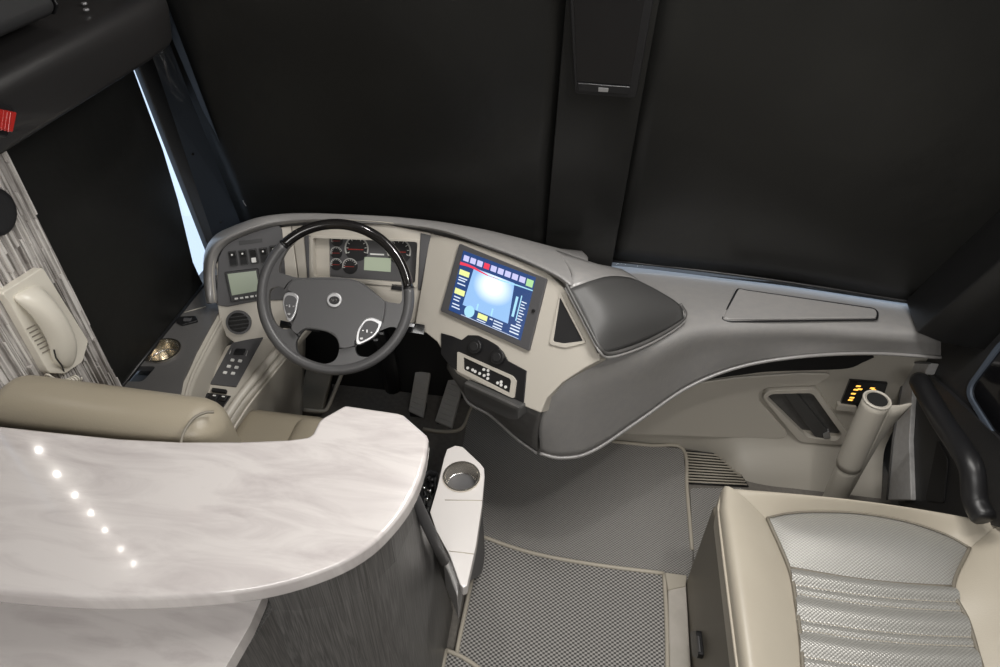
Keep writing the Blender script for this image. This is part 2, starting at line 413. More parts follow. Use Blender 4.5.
for (u, v) in ((155.5, 75), (192.5, 154), (220.5, 222)):
    c = F_pil.ab(u, v); prism('trim_screw', F_pil, circ(*c, .0045, 12), 0, .003, 'black', None, bev=.001)
for o, lb in zip([o for o in bpy.data.objects if o.name.startswith('trim_screw')], ('top', 'middle', 'lowest')):
    tag(o, '%s small black fastener on the dark pillar board left of the windscreen' % lb, 'screw', 'fasteners on the left pillar')
for pts_, lb in (([(211, 112), (213, 121), (218, 128), (222, 132)], 'upper short loop of thin grey cord at the left edge of the windscreen blind'), ([(235, 171), (240, 178), (243.5, 188), (243, 200), (246, 206)], 'lower loop of thin grey cord at the left edge of the windscreen blind')):
    tube('blind_cord', cat([F_pil.hit(u, v, .10) for u, v in pts_], 5), .0018, 'silver', left_blind, 6)['label'] = lb
# narrow dark window post beside the bright gap
P0, P1 = px(209, 262, -1.245), px(140, 86, -1.245)
d = (P1-P0); post = [P0-d*.05, P1+d*.9]
wv = []
for p in post: wv += [p+V((0, 0, 0)), p+V((0, .07, 0)), p+V((.022, .07, 0)), p+V((.022, .0, 0))]
struct(mk('trim_3', wv, [(0, 1, 2, 3), (4, 5, 6, 7), (0, 1, 5, 4), (1, 2, 6, 5), (2, 3, 7, 6), (3, 0, 4, 7)], 'panel2', bev=.004))
# side blind
S = [px(28, 158, -1.24), px(148, 93, -1.24), px(193, 262, -1.24), px(203, 286, -1.24), px(124, 390, -1.24)]
sa, sb = px(138, 85, -1.24), px(162, 150, -1.24)
S = [V((-1.24, 1.08, 1.75)), sa+(sa-sb)*1.2, sa, sb, px(177, 200, -1.24), px(192, 262, -1.24), V((-1.24, px(203, 286, -1.24).y, .725)), V((-1.24, 1.08, .725))]
t = thing('side_window_blind', (-1.24, 1.3, .7), 'matt black roller blind over the side window by the driver', 'window shade')
mk('blind_fabric', S, [tuple(range(len(S)))], 'shade', t, solid=.003)
tube('hem_bar', [S[7]+V((.004, 0, .012)), S[6]+V((.004, 0, .012))], .006, 'black', t, 8)
# soffit above the side window
t = thing('overhead_soffit', (-1.12, 1.2, 1.58), 'black padded soffit box running above the side window, top left', 'overhead cabinet')
prof = [(-1.285, 1.552), (-1.012, 1.562), (-.998, 1.58), (-.985, 1.645), (-.986, 1.666), (-.996, 1.682), (-1.018, 1.693), (-1.285, 1.712)]
ys = [.92, 1.46, 1.56, 1.60, 1.615]; sc = [1, 1, .97, .90, .80]
vs, fs = [], []; n_ = len(prof)
for y, s in zip(ys, sc):
    for x, z in prof: vs.append(V((-1.285+(x+1.285)*s, y, 1.63+(z-1.63)*(s*.5+.5))))
for i in range(len(ys)-1):
    for k in range(n_): fs.append((i*n_+k, i*n_+(k+1) % n_, (i+1)*n_+(k+1) % n_, (i+1)*n_+k))
fs += [tuple(range(n_)), tuple(range((len(ys)-1)*n_, len(ys)*n_))]
mk('padded_body', vs, fs, 'soffit', t, bev=.01, seg=3)
for (u, v) in ((84, 3), (86, 9)):
    c = pz(u, v, 1.703); prism('fastener', zf(1.70), circ(c.x, c.y, .006, 12), 0, .004, 'silver', t, bev=.001)
# housing lying on top of the soffit
t = thing('blind_cassette', (-1.15, .9, 1.71), 'black blind cassette lying on top of the padded soffit, top left corner', 'blind housing')
prof = [(-1.27, 1.712), (-1.05, 1.712), (-1.035, 1.73), (-1.05, 1.785), (-1.10, 1.81), (-1.27, 1.815)]
e = 1.27
vs, fs = [], []; n_ = len(prof)
for y in (.92, e): vs += [V((x, y, z)) for x, z in prof]
for k in range(n_): fs.append((k, (k+1) % n_, n_+(k+1) % n_, n_+k))
fs += [tuple(range(n_)), tuple(range(n_, 2*n_))]
mk('housing', vs, fs, 'panel2', t, bev=.012, seg=3)
prism('end_cap', Fr((0, e, 0), (0, 1, 0)), [(-x, z) for x, z in prof], 0, .006, 'black', t, bev=.002)

# red reflector lamp, left edge
F_lw = Fr((-.955, 0, 0), (1, 0, 0))
t = thing('red_lamp', px(2, 135, -.955), 'small red ribbed lamp at the left edge, under the black soffit', 'lamp')
o_ = F_lw.abs_([(-14, 102), (12, 106), (14, 112), (8, 136), (-14, 130)])
prism('lamp_housing', F_lw, rnd(F_lw.abs_([(-14, 101), (13, 106), (15, 113), (8, 138), (-14, 133)]), .004), -.045, 0, 'black', t, bev=.003)
prism('red_lens', F_lw, F_lw.abs_([(-12, 107), (13, 112), (9, 132), (-12, 127)]), 0, .008, 'red', t, bev=.002)
rb = []
for i in range(7):
    a = (-11+i*3.6, 108+i*.75); b = (-12+i*3.3, 127+i*.8)
    rb.append(tube_data([F_lw.hit(*a, .008), F_lw.hit(*b, .008)], .0013, 6))
multi('lens_ribs', rb, 'red', t)

# ---------------------------------------------------------------- stone wall panel with porthole + phone
XS = -1.2
Y1 = 1.163; Y0 = .865
st = []
y = Y0
while y < Y1-.004:
    wd = random.choice((.0035, .005, .0065, .009)); wd = min(wd, Y1-y)
    z = .3-random.random()*.1
    while z < 1.9:
        L = random.uniform(.05, .26); dp = random.uniform(.012, .024)
        st.append(box_data((XS-.03+dp/2, y+wd/2, z+L/2), (dp+.03, wd-.0008, L-.002))); z += L
    y += wd
t = thing('stone_pilaster', (XS-.03, (Y0+Y1)/2, .3), 'narrow wall pier clad in grey stacked stone strips, left edge', 'wall cladding')
o = multi('stacked_stone', st, 'stone', t); 
box('backing_board', (XS-.045, (Y0+Y1)/2, 1.05), (.03, Y1-Y0+.004, 1.7), 'rim', t)
# porthole
F_s = Fr((XS, 0, 0), (1, 0, 0))
c = F_s.ab(-7, 212, .0)
t = thing('round_wall_speaker', F_s.w(*c), 'round black disc set in the stone wall above the telephone', 'speaker')
prism('bezel', F_s, circ(*c, .050, 32), -.03, .012, 'black', t, bev=.004)
prism('grille', F_s, circ(*c, .040, 32), .012, .014, 'blacksoft', t)

F_p = Fr((XS+.002, 0, 0), (1, 0, 0))
t = thing('wall_telephone', F_p.hit(50, 380), 'ivory corded telephone hanging on the stone pier behind the driver seat', 'telephone')
prism('cradle', F_p, rnd(F_p.abs_([(27, 277), (42, 267), (88, 341), (82, 362), (64, 374), (48, 373), (9, 303), (1, 293)], .02), .008), 0, .022, 'phone', t, bev=.006, seg=3)
hs_out = [(3, 291), (12, 287), (25, 283), (38, 284), (48, 293), (57, 306), (70, 326), (77, 346), (75, 362), (64, 371), (58, 366), (54, 350), (46, 334), (34, 316), (22, 306), (10, 303)]
# handset: arched bar on top of the cradle, cross sections along its length
hp = [((8, 295), (34, 283), .030), ((20, 303), (44, 289), .052), ((32, 314), (56, 304), .064), ((42, 328), (66, 320), .066), ((50, 344), (75, 340), .060), ((52, 358), (76, 354), .048), ((56, 368), (72, 368), .030)]
vs, fs = [], []; k_ = 7
for i, (a, b, h) in enumerate(hp):
    A = F_p.hit(*a, h*.6); B = F_p.hit(*b, h*.6)
    A = F_p.w(*F_p.ab(*a, h*.6), 0); B = F_p.w(*F_p.ab(*b, h*.6), 0)
    for k in range(k_):
        s = k/(k_-1); hh = h*(1-.32*abs(2*s-1)**3); p = A.lerp(B, s); vs.append(p+V((hh, 0, 0)))
    for k in range(k_):
        s = 1-k/(k_-1); p = A.lerp(B, s); base = .020 if i in (0, 1, 5, 6) else .030; vs.append(p+V((base, 0, 0)))
K = 2*k_
for i in range(len(hp)-1):
    for k in range(K): fs.append((i*K+k, i*K+(k+1) % K, (i+1)*K+(k+1) % K, (i+1)*K+k))
fs += [tuple(range(K)), tuple(range((len(hp)-1)*K, len(hp)*K))]
hs = mk('handset', vs, fs, 'phone', t, sub=2)
gr_ = []
for i in range(7):
    u0, v0 = 33+i*2.6, 327+i*4.0
    gr_.append(tube_data([F_p.hit(u0-6, v0+2, .024), F_p.hit(u0+2, v0-2, .030)], .0016, 6))
multi('grip_ribs', gr_, 'seatside', t)
tube('seam_gap', [F_p.hit(54, 350, .05), F_p.hit(56, 358, .042), F_p.hit(62, 366, .03), F_p.hit(64, 372, .02)], .0018, 'black', t, 6)
pts = []
for i in range(150):
    f = i/149; c0 = F_p.hit(48+30*f, 377+6*math.sin(f*3.1), .03); th = f*2*math.pi*13
    pts.append(c0+V((.009*math.cos(th), 0, .009*math.sin(th))))
tube('coiled_cord', pts, .0025, 'phone', t, 6)

# ================================================================== DASHBOARD
C0 = V((-.6, 1.76, .95)); F_C = Fr(C0, (0, -.86, .5))
def rotn(yaw, el): a, e = math.radians(yaw), math.radians(el); return (-math.sin(a)*math.cos(e), -math.cos(a)*math.cos(e), math.sin(e))
F_S = Fr(F_C.hit(430, 235), rotn(30, 35)); F_L = Fr(F_C.hit(292, 232), rotn(-20, 30))
dash = thing('dashboard', (-.6, 1.75, .45), 'wraparound driver dashboard in beige and grey with gauges and a lit screen', 'dashboard')
T = .05
fz = F_C.abs_
# beige fascia: three facets as one moulded shell
def shell(F, pts, d=-T): return prism_data(F, F.abs_(pts), d, 0)
hole_c = F_C.abs_([(311, 237), (419, 240.5), (416.5, 285.5), (312, 277)])
pc = prism_data(F_C, F_C.abs_([(291, 226), (340, 223), (385, 224), (431, 233), (414, 329), (400, 318), (380, 312), (330, 312), (303, 318), (297, 322), (300, 290)]), -T, 0, [rnd(hole_c, .012)])
ps = shell(F_S, [(430, 233), (470, 243), (510, 257), (546, 272), (563, 287), (599, 352), (600, 360), (585, 368), (563, 382), (547, 398), (540.5, 413), (528, 408), (500, 396), (474, 384), (457, 374), (448, 361), (437, 342), (426, 333), (414, 329)])
pl_ = shell(F_L, [(217, 302), (216, 264), (228, 243), (262, 230), (291, 226), (300, 290), (297, 322), (282, 334), (262, 341), (238, 346), (226, 336), (219, 318)])
multi('fascia', [pc, ps, pl_], 'beige', dash, bev=.004)
# left switch panel
swp = prism('switch_panel', F_L, rnd(F_L.abs_([(218, 258), (226, 242), (250, 232), (278, 224.5), (282, 229), (284, 256), (287, 300), (258, 301), (227, 307), (216, 305)], .006), .006), -.002, .006, 'panel', dash, bev=.003)
for i, (u, v) in enumerate([(233, 258.5), (243.4, 257.4), (253.6, 256.3), (263.9, 255), (274, 252.8)]):
    a, b = F_L.ab(u, v, .01)
    s = prism('rocker_switch', F_L, rrect(a-.0125, b-.024, a+.0125, b+.024, .003), .005, .010, 'black', dash, bev=.001)
    vs = [F_L.w(a-.0095, b-.02, .010), F_L.w(a+.0095, b-.02, .010), F_L.w(a+.0095, b, .0105), F_L.w(a-.0095, b, .0105), F_L.w(a-.0095, b+.02, .018), F_L.w(a+.0095, b+.02, .018), F_L.w(a+.0095, b, .012), F_L.w(a-.0095, b, .012)]
    mk('rocker', [F_L.w(a-.0095, b-.02, .009), F_L.w(a+.0095, b-.02, .009), F_L.w(a+.0095, b+.02, .009), F_L.w(a-.0095, b+.02, .009), F_L.w(a-.0095, b-.02, .017), F_L.w(a+.0095, b-.02, .017), F_L.w(a+.0095, b, .012), F_L.w(a-.0095, b, .012), F_L.w(a+.0095, b+.02, .017), F_L.w(a-.0095, b+.02, .017)],
       [(0, 1, 2, 3), (4, 5, 6, 7), (7, 6, 8, 9), (0, 1, 5, 4), (2, 3, 9, 8), (1, 2, 8, 6, 5), (0, 4, 7, 9, 3)], 'black', s)
    if i == 2: prism('pale_legend', F_L, rrect(a-.007, b-.019, a+.007, b-.004, .002), .0165, .0185, 'whitemark', s)['label'] = 'pale grey lower half of the middle switch'
    else: prism('symbol', F_L, circ(a, b+.012, .003, 10), .0155, .018, 'whitemark', s)
prism('card_slot', F_L, F_L.abs_([(239, 241), (262, 238.4), (262.4, 242.2), (239.4, 245.3)], .007), .005, .008, 'black', dash)
dd = prism('system_display', F_L, rnd(F_L.abs_([(224.5, 272), (258, 268), (263.5, 297.8), (231, 302.5)], .01), .004), .004, .013, 'black', dash, bev=.002)
prism('screen', F_L, F_L.abs_([(227.5, 274), (256, 270.7), (259.2, 290.6), (232, 295.5)], .014), .0125, .0145, 'lcd', dd)
for i in range(5):
    a, b = F_L.ab(236.4+i*5.2, 298.6-i*.75, .014); prism('button', F_L, rrect(a-.005, b-.0028, a+.005, b+.0028, .001), .013, .0155, 'whitemark', dd)
# vents
def vent(F, u, v, r, parent, name='air_vent'):
    a, b = F.ab(u, v, .006)
    o = prism(name, F, circ(a, b, r+.007, 36), -.003, .010, 'panel', parent, holes=[circ(a, b, r, 36)], bev=.003)
    prism('vent_bowl', F, circ(a, b, r, 32), .0005, .002, 'dark', o)
    lv = []
    for k in (-.6, -.22, .22, .6):
        h = math.sqrt(1-k*k)*r*.97
        lv.append(prism_data(F, [(a-h, b+k*r-.0018), (a+h, b+k*r-.0018), (a+h, b+k*r+.0018), (a-h, b+k*r+.0018)], .002, .008))
    multi('vent_louvres', lv, 'black', o)
    return o
vent(F_L, 238.7, 322.4, .032, dash)
# cluster
F_K = F_C
rc = []
clus = prism('instrument_cluster', F_C, F_C.abs_([(326, 230), (421, 234), (418, 290), (327, 282)], -.03), -.045, -.03, 'panel', dash)
prism('cluster_recess', F_C, F_C.abs_([(305, 228), (328.5, 229), (329, 284), (306, 282)], -.02), -.045, -.024, 'beige', dash)['label'] = 'beige side wall left of the gauges'
prism('cluster_surround', F_C, F_C.abs_([(420.5, 233), (431, 235.5), (422, 290), (417.6, 290)], .004), -.001, .004, 'panel', dash, bev=.002)['label'] = 'dark grey trim strip right of the gauges'
prism('cluster_surround', F_C, F_C.abs_([(303.5, 231), (308.5, 230.5), (309.2, 278), (307, 278)], .004), -.001, .004, 'panel', dash, bev=.002)['label'] = 'dark grey trim strip left of the gauges'
ho = rnd(F_C.abs_([(310, 235.5), (420, 239.5), (417.5, 288), (311, 279.5)], .004), .012)
hi = rnd(F_C.abs_([(312.5, 238), (417.5, 242), (415, 283.5), (313.5, 276.5)], .004), .010)
prism('cluster_bezel', F_C, ho, -.02, .005, 'beige', dash, holes=[hi], bev=.002)['label'] = 'pale beige rim round the gauges'
def gauge(u, v, r, name, s0=20, s1=200, rn=True):
    a, b = F_C.ab(u, v, -.029)
    g_ = prism(name, F_C, circ(a, b, r, 32), -.031, -.0285, 'black', clus)
    t0, t1 = math.radians(s0), math.radians(s1); n = 20
    arc = [(a+r*.98*math.cos(t0+(t1-t0)*i/n), b+r*.98*math.sin(t0+(t1-t0)*i/n)) for i in range(n+1)]
    arc += [(a+r*.86*math.cos(t1-(t1-t0)*i/n), b+r*.86*math.sin(t1-(t1-t0)*i/n)) for i in range(n+1)]
    prism('scale_arc', F_C, arc, -.0285, -.0275, 'greymark', g_)
    if rn:
        prism('needle', F_C, [(a-r*.7, b-r*.16), (a+r*.55, b-r*.08), (a+r*.55, b-r*.01), (a-r*.7, b-r*.07)], -.0275, -.0265, 'redmark', g_)
    tk = []
    for k in range(9):
        th = t0+(t1-t0)*k/8
        tk.append(tube_data([F_C.w(a+r*.82*math.cos(th), b+r*.82*math.sin(th), -.028), F_C.w(a+r*.66*math.cos(th), b+r*.66*math.sin(th), -.028)], r*.02+.0002, 5))
    multi('tick_marks', tk, 'whitemark', g_)
for u, v, r in ((337, 240.5, .020), (336.4, 252.6, .020), (336.4, 264.2, .020)): gauge(u, v, r, 'small_gauge')
gauge(356.7, 248.5, .041, 'speedometer', -20, 210); gauge(350, 266, .026, 'fuel_gauge')
gauge(399, 251, .041, 'tachometer', -20, 210)
prism('text_strip', F_C, F_C.abs_([(370, 253.3), (384, 254), (384, 255.4), (370, 254.7)], -.028), -.0295, -.0285, 'whitemark', clus)
prism('message_display', F_C, F_C.abs_([(364.4, 256.8), (391, 258.3), (390.5, 272), (363.9, 270)], -.028), -.0295, -.0285, 'lcd2', clus)['label'] = 'pale green display window'
# clear cover
gm = mat('clear_cover', (1, 1, 1), .05, trans=1.0); gm.node_tree.nodes['Principled BSDF'].inputs['IOR'].default_value = 1.1
# small slot to the right under the gauges
prism('key_slot', F_C, F_C.abs_([(392, 283.5), (405, 285), (404, 291), (391, 289.5)], .004), -.001, .005, 'black', dash, bev=.001)
# main screen on the angled facet
mon = prism('touchscreen', F_S, rnd(F_S.abs_([(459.5, 243.5), (547, 279), (529, 351), (440.5, 311)], .008), .005), -.001, .010, 'panel', dash, bev=.002)
mon['label'] = 'lit monitor showing a camera picture'
FM = F_S
q0, q1, q2, q3 = [V(FM.ab(*p, .0105)) for p in ((463.4, 250.5), (536, 277.5), (520.5, 340.5), (448.6, 310))]
def uvp(s, t_): # s right 0..1, t down 0..1
    return ((q0*(1-s)+q1*s)*(1-t_)+(q3*(1-s)+q2*s)*t_)
def uir(name, s0, t0, s1, t1, m, lvl=1, parent=None):
    pts = [tuple(uvp(s0, t1)), tuple(uvp(s1, t1)), tuple(uvp(s1, t0)), tuple(uvp(s0, t0))]
    return prism_data(FM, pts, .010, .0105+.0003*lvl)
multi('screen_background', [uir('', 0, 0, 1, 1, 0)], 'ui_navy', mon)
cp = [tuple(uvp(.17, .83)), tuple(uvp(.80, .83)), tuple(uvp(.76, .2)), tuple(uvp(.20, .2))]
o = mk('camera_picture', [FM.w(*p, .0112) for p in cp]+[FM.w(*p, .0100) for p in cp], [(0, 1, 2, 3), (4, 5, 6, 7), (0, 1, 5, 4), (1, 2, 6, 5), (2, 3, 7, 6), (3, 0, 4, 7)], 'campic', mon)
uv = o.data.uv_layers.new(name='uv'); cu = [(0, 0), (1, 0), (1, 1), (0, 1)]*2
for lp in o.data.loops: uv.data[lp.index].uv = cu[lp.vertex_index]
ic = []
for i in range(10):
    if i in (3, 9): continue
    s = .03+i*.097; ic.append(uir('', s, .06, s+.075, .15, '', 3))
for q_ in ic: multi('icon', [q_], 'ui_lilac', mon)
multi('red_icon', [uir('', .321, .06, .396, .15, '', 3)], 'ui_red', mon)
multi('green_icon', [uir('', .90, .06, .985, .17, '', 3)], 'ui_green', mon)
sw = [tuple(uvp(s, t_)) for s, t_ in ((0, .185), (.1, .18), (.2, .185), (.3, .21), (.4, .228), (.55, .225), (.55, .235), (.4, .245), (.28, .232), (.18, .22), (.1, .22), (0, .235))]
multi('red_swoosh', [prism_data(FM, sw, .0105, .0118)], 'ui_red', mon)
sw = [tuple(uvp(s, t_)) for s, t_ in ((.4, .225), (.6, .225), (.8, .205), (1, .2), (1, .215), (.8, .225), (.6, .245), (.4, .245))]
multi('pale_swoosh', [prism_data(FM, sw, .0105, .0118)], 'ui_cyan', mon)
for q_ in (uir('', .02, .30, .16, .385, '', 3), uir('', .02, .61, .16, .70, '', 3), uir('', .40, .85, .53, .93, '', 3)): multi('yellow_button', [q_], 'ui_yellow', mon)
tx = []
for t0 in (.42, .46, .52, .74, .79, .86, .91):
    tx.append(uir('', .03, t0, .15-random.random()*.04, t0+.018, '', 3))
for k in range(9): tx.append(uir('', .90, .42+k*.045, .965-.02*(k % 2), .435+k*.045, '', 3))
for k in range(3):
    tx.append(uir('', .62, .86+k*.045, .74, .878+k*.045, '', 3)); tx.append(uir('', .84, .82+k*.05, .96, .84+k*.05, '', 3))
tx.append(uir('', .40, .95, .52, .965, '', 3)); tx.append(uir('', .56, .86, .60, .88, '', 3)); tx.append(uir('', .18, .985, .97, .992, '', 3))
multi('text_lines', tx, 'ui_white', mon)
for q_ in (uir('', .82, .38, .85, .70, '', 3), uir('', .88, .34, .892, .74, '', 3), uir('', .36, .72, .38, .82, '', 4), uir('', .56, .70, .58, .82, '', 4)): multi('level_bar', [q_], 'ui_cyan', mon)
dc = uvp(.28, .89); multi('round_dial', [prism_data(FM, circ(dc.x, dc.y, .018, 20), .0105, .0116)], 'ui_cyan', mon)
a, b = FM.ab(533.5, 311, .011); prism('knob', FM, circ(a, b, .005, 14), .009, .014, 'black', mon)
# triangular dark inset right of the screen
ti = rnd(F_S.abs_([(560, 297), (583, 341), (564, 343.5), (553, 341.5)], .004), .006)
to = rnd(F_S.abs_([(560, 292), (586, 343), (565, 348), (549, 344)], .004), .008)
prism('side_vent_rim', F_S, to, -.001, .005, 'beige', dash, holes=[ti], bev=.002)
prism('side_vent_grille', F_S, ti, .0005, .002, 'blacksoft', dash)
# climate panel
hv = [(441, 333), (452, 336), (461.5, 340), (468, 335), (478, 335.5), (488, 340), (497, 345.5), (503, 352), (508, 361), (526.4, 370.8), (523.6, 403), (500, 391.5), (470, 377), (456.5, 370.4), (450, 366), (441, 354)]
climate = prism('climate_panel', F_S, F_S.abs_(hv, .004), -.001, .005, 'black', dash, bev=.0015)
for u, v in ((474.8, 346.5), (497.3, 357)):
    a, b = F_S.ab(u, v, .012)
    k = prism('rotary_vent', F_S, circ(a, b, .023, 32), .004, .016, 'black', climate, bev=.003)
    prism('centre_cap', F_S, circ(a, b, .014, 24), .015, .018, 'blacksoft', k, bev=.002)
fo = rnd(F_S.abs_([(457.6, 351.5), (513, 376), (516.5, 381), (514.3, 398.3), (510, 397), (457.2, 371)], .008), .005)
fi = rnd(F_S.abs_([(463.5, 357), (510, 378.5), (511.5, 381), (509.6, 393), (463.8, 369.5)], .008), .004)
prism('switch_frame', F_S, fo, .003, .010, 'beige', climate, holes=[fi], bev=.002)
prism('switch_plate', F_S, fi, .004, .006, 'black', climate)
bt = []
for (u, v) in ((467.5, 368), (472.5, 370), (475, 371.5), (479.5, 373.5), (484, 375.5), (483.7, 369.5), (488, 370.5), (488, 374.5), (487.6, 378.5), (497.5, 383), (501, 385), (501, 382), (505.5, 387)):
    a, b = F_S.ab(u, v, .008); bt.append(prism_data(F_S, circ(a, b, .0045, 10), .005, .0085))
multi('button_legends', bt, 'whitemark', climate)
# lower charcoal body under the fascia
top = [F_S.hit(*p, -.004) for p in ((448, 360), (457, 373), (474, 383.5), (500, 395.5), (528, 407.5), (540.5, 412))]
bot = [pz(452, 372, .62), pz(461, 386, .60), pz(469, 402, .56), pz(490, 414, .53), pz(515, 436, .50), pz(537, 452, .47)]
mid = [a.lerp(b_, .5)+V((-.008, -.012, 0)) for a, b_ in zip(top, bot)]
grid('lower_body', [top, mid, bot], 'suede2', dash, solid=.02)
tube('piping', cat([p+V((0, -.003, -.002)) for p in bot], 6), .005, 'suede', dash, 8)
# pull-out tray
F_T = Fr(F_S.hit(495, 398), rotn(30, 12))
tr_ = prism('ashtray_drawer', F_T, rnd(F_T.abs_([(463.5, 382), (490, 394), (519.5, 408), (519, 419.5), (512, 421), (490, 411), (469, 400.5), (463.5, 393)], .02), .008), -.03, .022, 'pad', dash, bev=.005, seg=3)
prism('drawer_lip', F_T, rnd(F_T.abs_([(465, 383), (519, 407.5), (518, 410.5), (465, 386)], .026), .003), .018, .028, 'suede2', tr_, bev=.003)
# brow
lipL = [F_L.hit(*p, .01) for p in ((218, 303), (215.5, 280), (216.5, 262), (222, 250), (235, 240), (262, 229.5), (285, 224.5))]
lipC = [F_C.hit(*p, .01) for p in ((312, 222), (340, 221.5), (370, 223), (398, 225.5))]
lipS = [F_S.hit(*p, .01) for p in ((432, 230.5), (455, 236), (480, 245.5), (500, 252.5), (520, 260), (544, 271.5), (558, 279), (566, 286))]
lip = lipL+lipC+lipS
crp = [(210, 303, .79), (207.5, 280, .84), (209, 259, .90), (216, 245, .94), (231, 235, .965), (260, 224.5, .985), (284, 220, .985), (312, 218.3, .99), (340, 218.6, .99), (370, 220.2, .99), (398, 222.5, .995),
       (434, 227.5, 1.0), (457, 233, 1.003), (481, 241, 1.006), (503, 248.5, 1.01), (523, 256, 1.012), (548, 267, 1.014), (564, 275.5, 1.01), (574, 283, 1.0)]
cre = [pz(*p) for p in crp]
sip = [(206, 303, .775), (203.5, 280, .825), (204, 255, .885), (212, 238, .93), (228, 228, .955), (255, 218.5, .98), (283, 214.5, .985), (312, 214, .985), (340, 215, .985), (370, 216.2, .985), (398, 217.8, .985),
       (437, 221.7, .98), (460, 225, .98), (485, 229.5, .98), (508, 235, .98), (530, 240.8, .975), (560, 250, .965), (576, 256, .96), (588, 260.5, .955)]
sil = [pz(*p) for p in sip]
rear = [V((max(-1.16, s.x-.02), max(s.y+.06, wy(s.x, .9)-.05), min(s.z-.02, .86))) for s in sil]
for i in range(5): rear[i] = sil[i]+V((-.015, .03, -.03))
grid('brow', [lip, cre, sil, rear], 'suede', dash, solid=.012, dense=(3, 5))
tube('brow_stitching', cat([a.lerp(b_, .35)+V((0, 0, .003)) for a, b_ in zip(lip, cre)], 3), .0022, 'beige2', dash, 6)
# end bar of the brow running down to the side ledge
# leather pad on the hood
Pa = [F_S.hit(569, 289, .02), F_S.hit(580, 311, .02), F_S.hit(591, 332, .02), F_S.hit(602, 351, .015)]
Pb = [pz(590, 281, 1.0), pz(605, 303, .97), pz(612, 326, .93), pz(613, 352.5, .865)]
Pc = [pz(610, 276, .965), pz(632, 297, .945), pz(640, 318, .91), pz(640, 343, .845)]
Pd = [pz(628, 277, .92), pz(655, 295, .90), pz(668, 311, .87), pz(668, 329.5, .825)]
Pe = [pz(640, 281, .89), pz(660, 291.5, .88), pz(680, 305, .855), pz(684, 318, .83)]
grid('hood_pad', [Pa, Pb, Pc, Pd, Pe], 'pad', dash, solid=.015, dense=(5, 5))
# suede bridge between brow and pad, behind it
grid('hood_top', [[pz(556, 250, .975), pz(572, 272, 1.008), F_S.hit(569, 289, .02)], [pz(582, 259, .972), pz(586, 270, .998), pz(590, 281, 1.0)], [pz(598, 264.5, .96), pz(604, 270, .965), pz(610, 276, .965)], [pz(610, 266.5, .92), pz(620, 271, .92), pz(628, 277, .92)], [pz(622, 269, .88), pz(632, 275, .885), pz(640, 281, .89)]], 'suede', dash, solid=.012)
hoodb = [pz(560, 250.5, .966), pz(582, 258.8, .966), pz(598, 264, .952), pz(618, 268.5, .90), pz(640, 281, .885), pz(660, 291.5, .875), pz(680, 305, .85), pz(685, 316, .83)]
grid('hood_back', [hoodb, [V((p.x+.01, min(p.y+.05, 1.93), .78)) for p in hoodb]], 'suede', dash, solid=.01)
edge = [F_S.hit(566, 284, .022), F_S.hit(569, 290, .022), F_S.hit(580, 311, .022), F_S.hit(591, 332, .022), F_S.hit(600, 348, .02), pz(607, 353.5, .875), pz(622, 351, .86), pz(645, 342.5, .84), pz(668, 330.5, .823), pz(682, 320.5, .822), pz(685.5, 313.5, .832), pz(680, 304, .856)]
tube('pad_piping', cat(edge, 6), .0055, 'suede2', dash, 8)
tube('pad_piping', cat([p+V((0, -.006, -.008)) for p in edge], 6), .004, 'suede', dash, 8)
# hood flank under the pad edge down to the shelf
fl = [F_S.hit(600, 349, .012), pz(612, 353, .868), pz(640, 344, .845), pz(668, 331, .823), pz(684, 318, .828)]
grid('hood_skirt', [fl, [p+V((0, .012, -.03)) for p in fl]], 'suede2', dash, solid=.01)
# steering column stalk + controls seen beside the wheel
t = thing('steering_column', (-.6, 1.7, .72), 'black steering column with stalk switches behind the steering wheel', 'steering column')

WN = V((.1329, -.7544, .6428)); F_W = Fr((-.684, 1.497, .895), WN)
colc = V((-.684, 1.497, .895))
tube('column_shroud', [colc-WN*.05, colc-WN*.10, colc-WN*.20, colc-WN*.34], [.05, .062, .066, .06], 'black', t, 20)
tube('column_shaft', [colc-WN*.34, V((-.70, 1.90, .35)), V((-.70, 1.92, .1))], .035, 'black', t, 12)
def stalk(u0, v0, u1, v1, o0, o1):
    a, b = F_W.hit(u0, v0, o0), F_W.hit(u1, v1, o1)
    s = tube('stalk', [a, a.lerp(b, .6), b], [.007, .008, .012], 'black', t, 10); return s
stalk(345, 330, 408, 322, -.10, -.09)
F_st = Fr(F_W.hit(413, 328, -.10), WN)
a, b = F_st.ab(413, 327)
sw_ = prism('column_switch', F_st, rnd(F_st.abs_([(402, 321), (425, 325), (424, 335), (401, 331)]), .004), -.02, .004, 'blackgloss', t, bev=.002)
prism('switch_legend', F_st, F_st.abs_([(407, 323), (415, 324), (414, 327), (406, 326)]), .006, .008, 'silver', sw_)
stalk(320, 330, 280, 324, -.10, -.07)

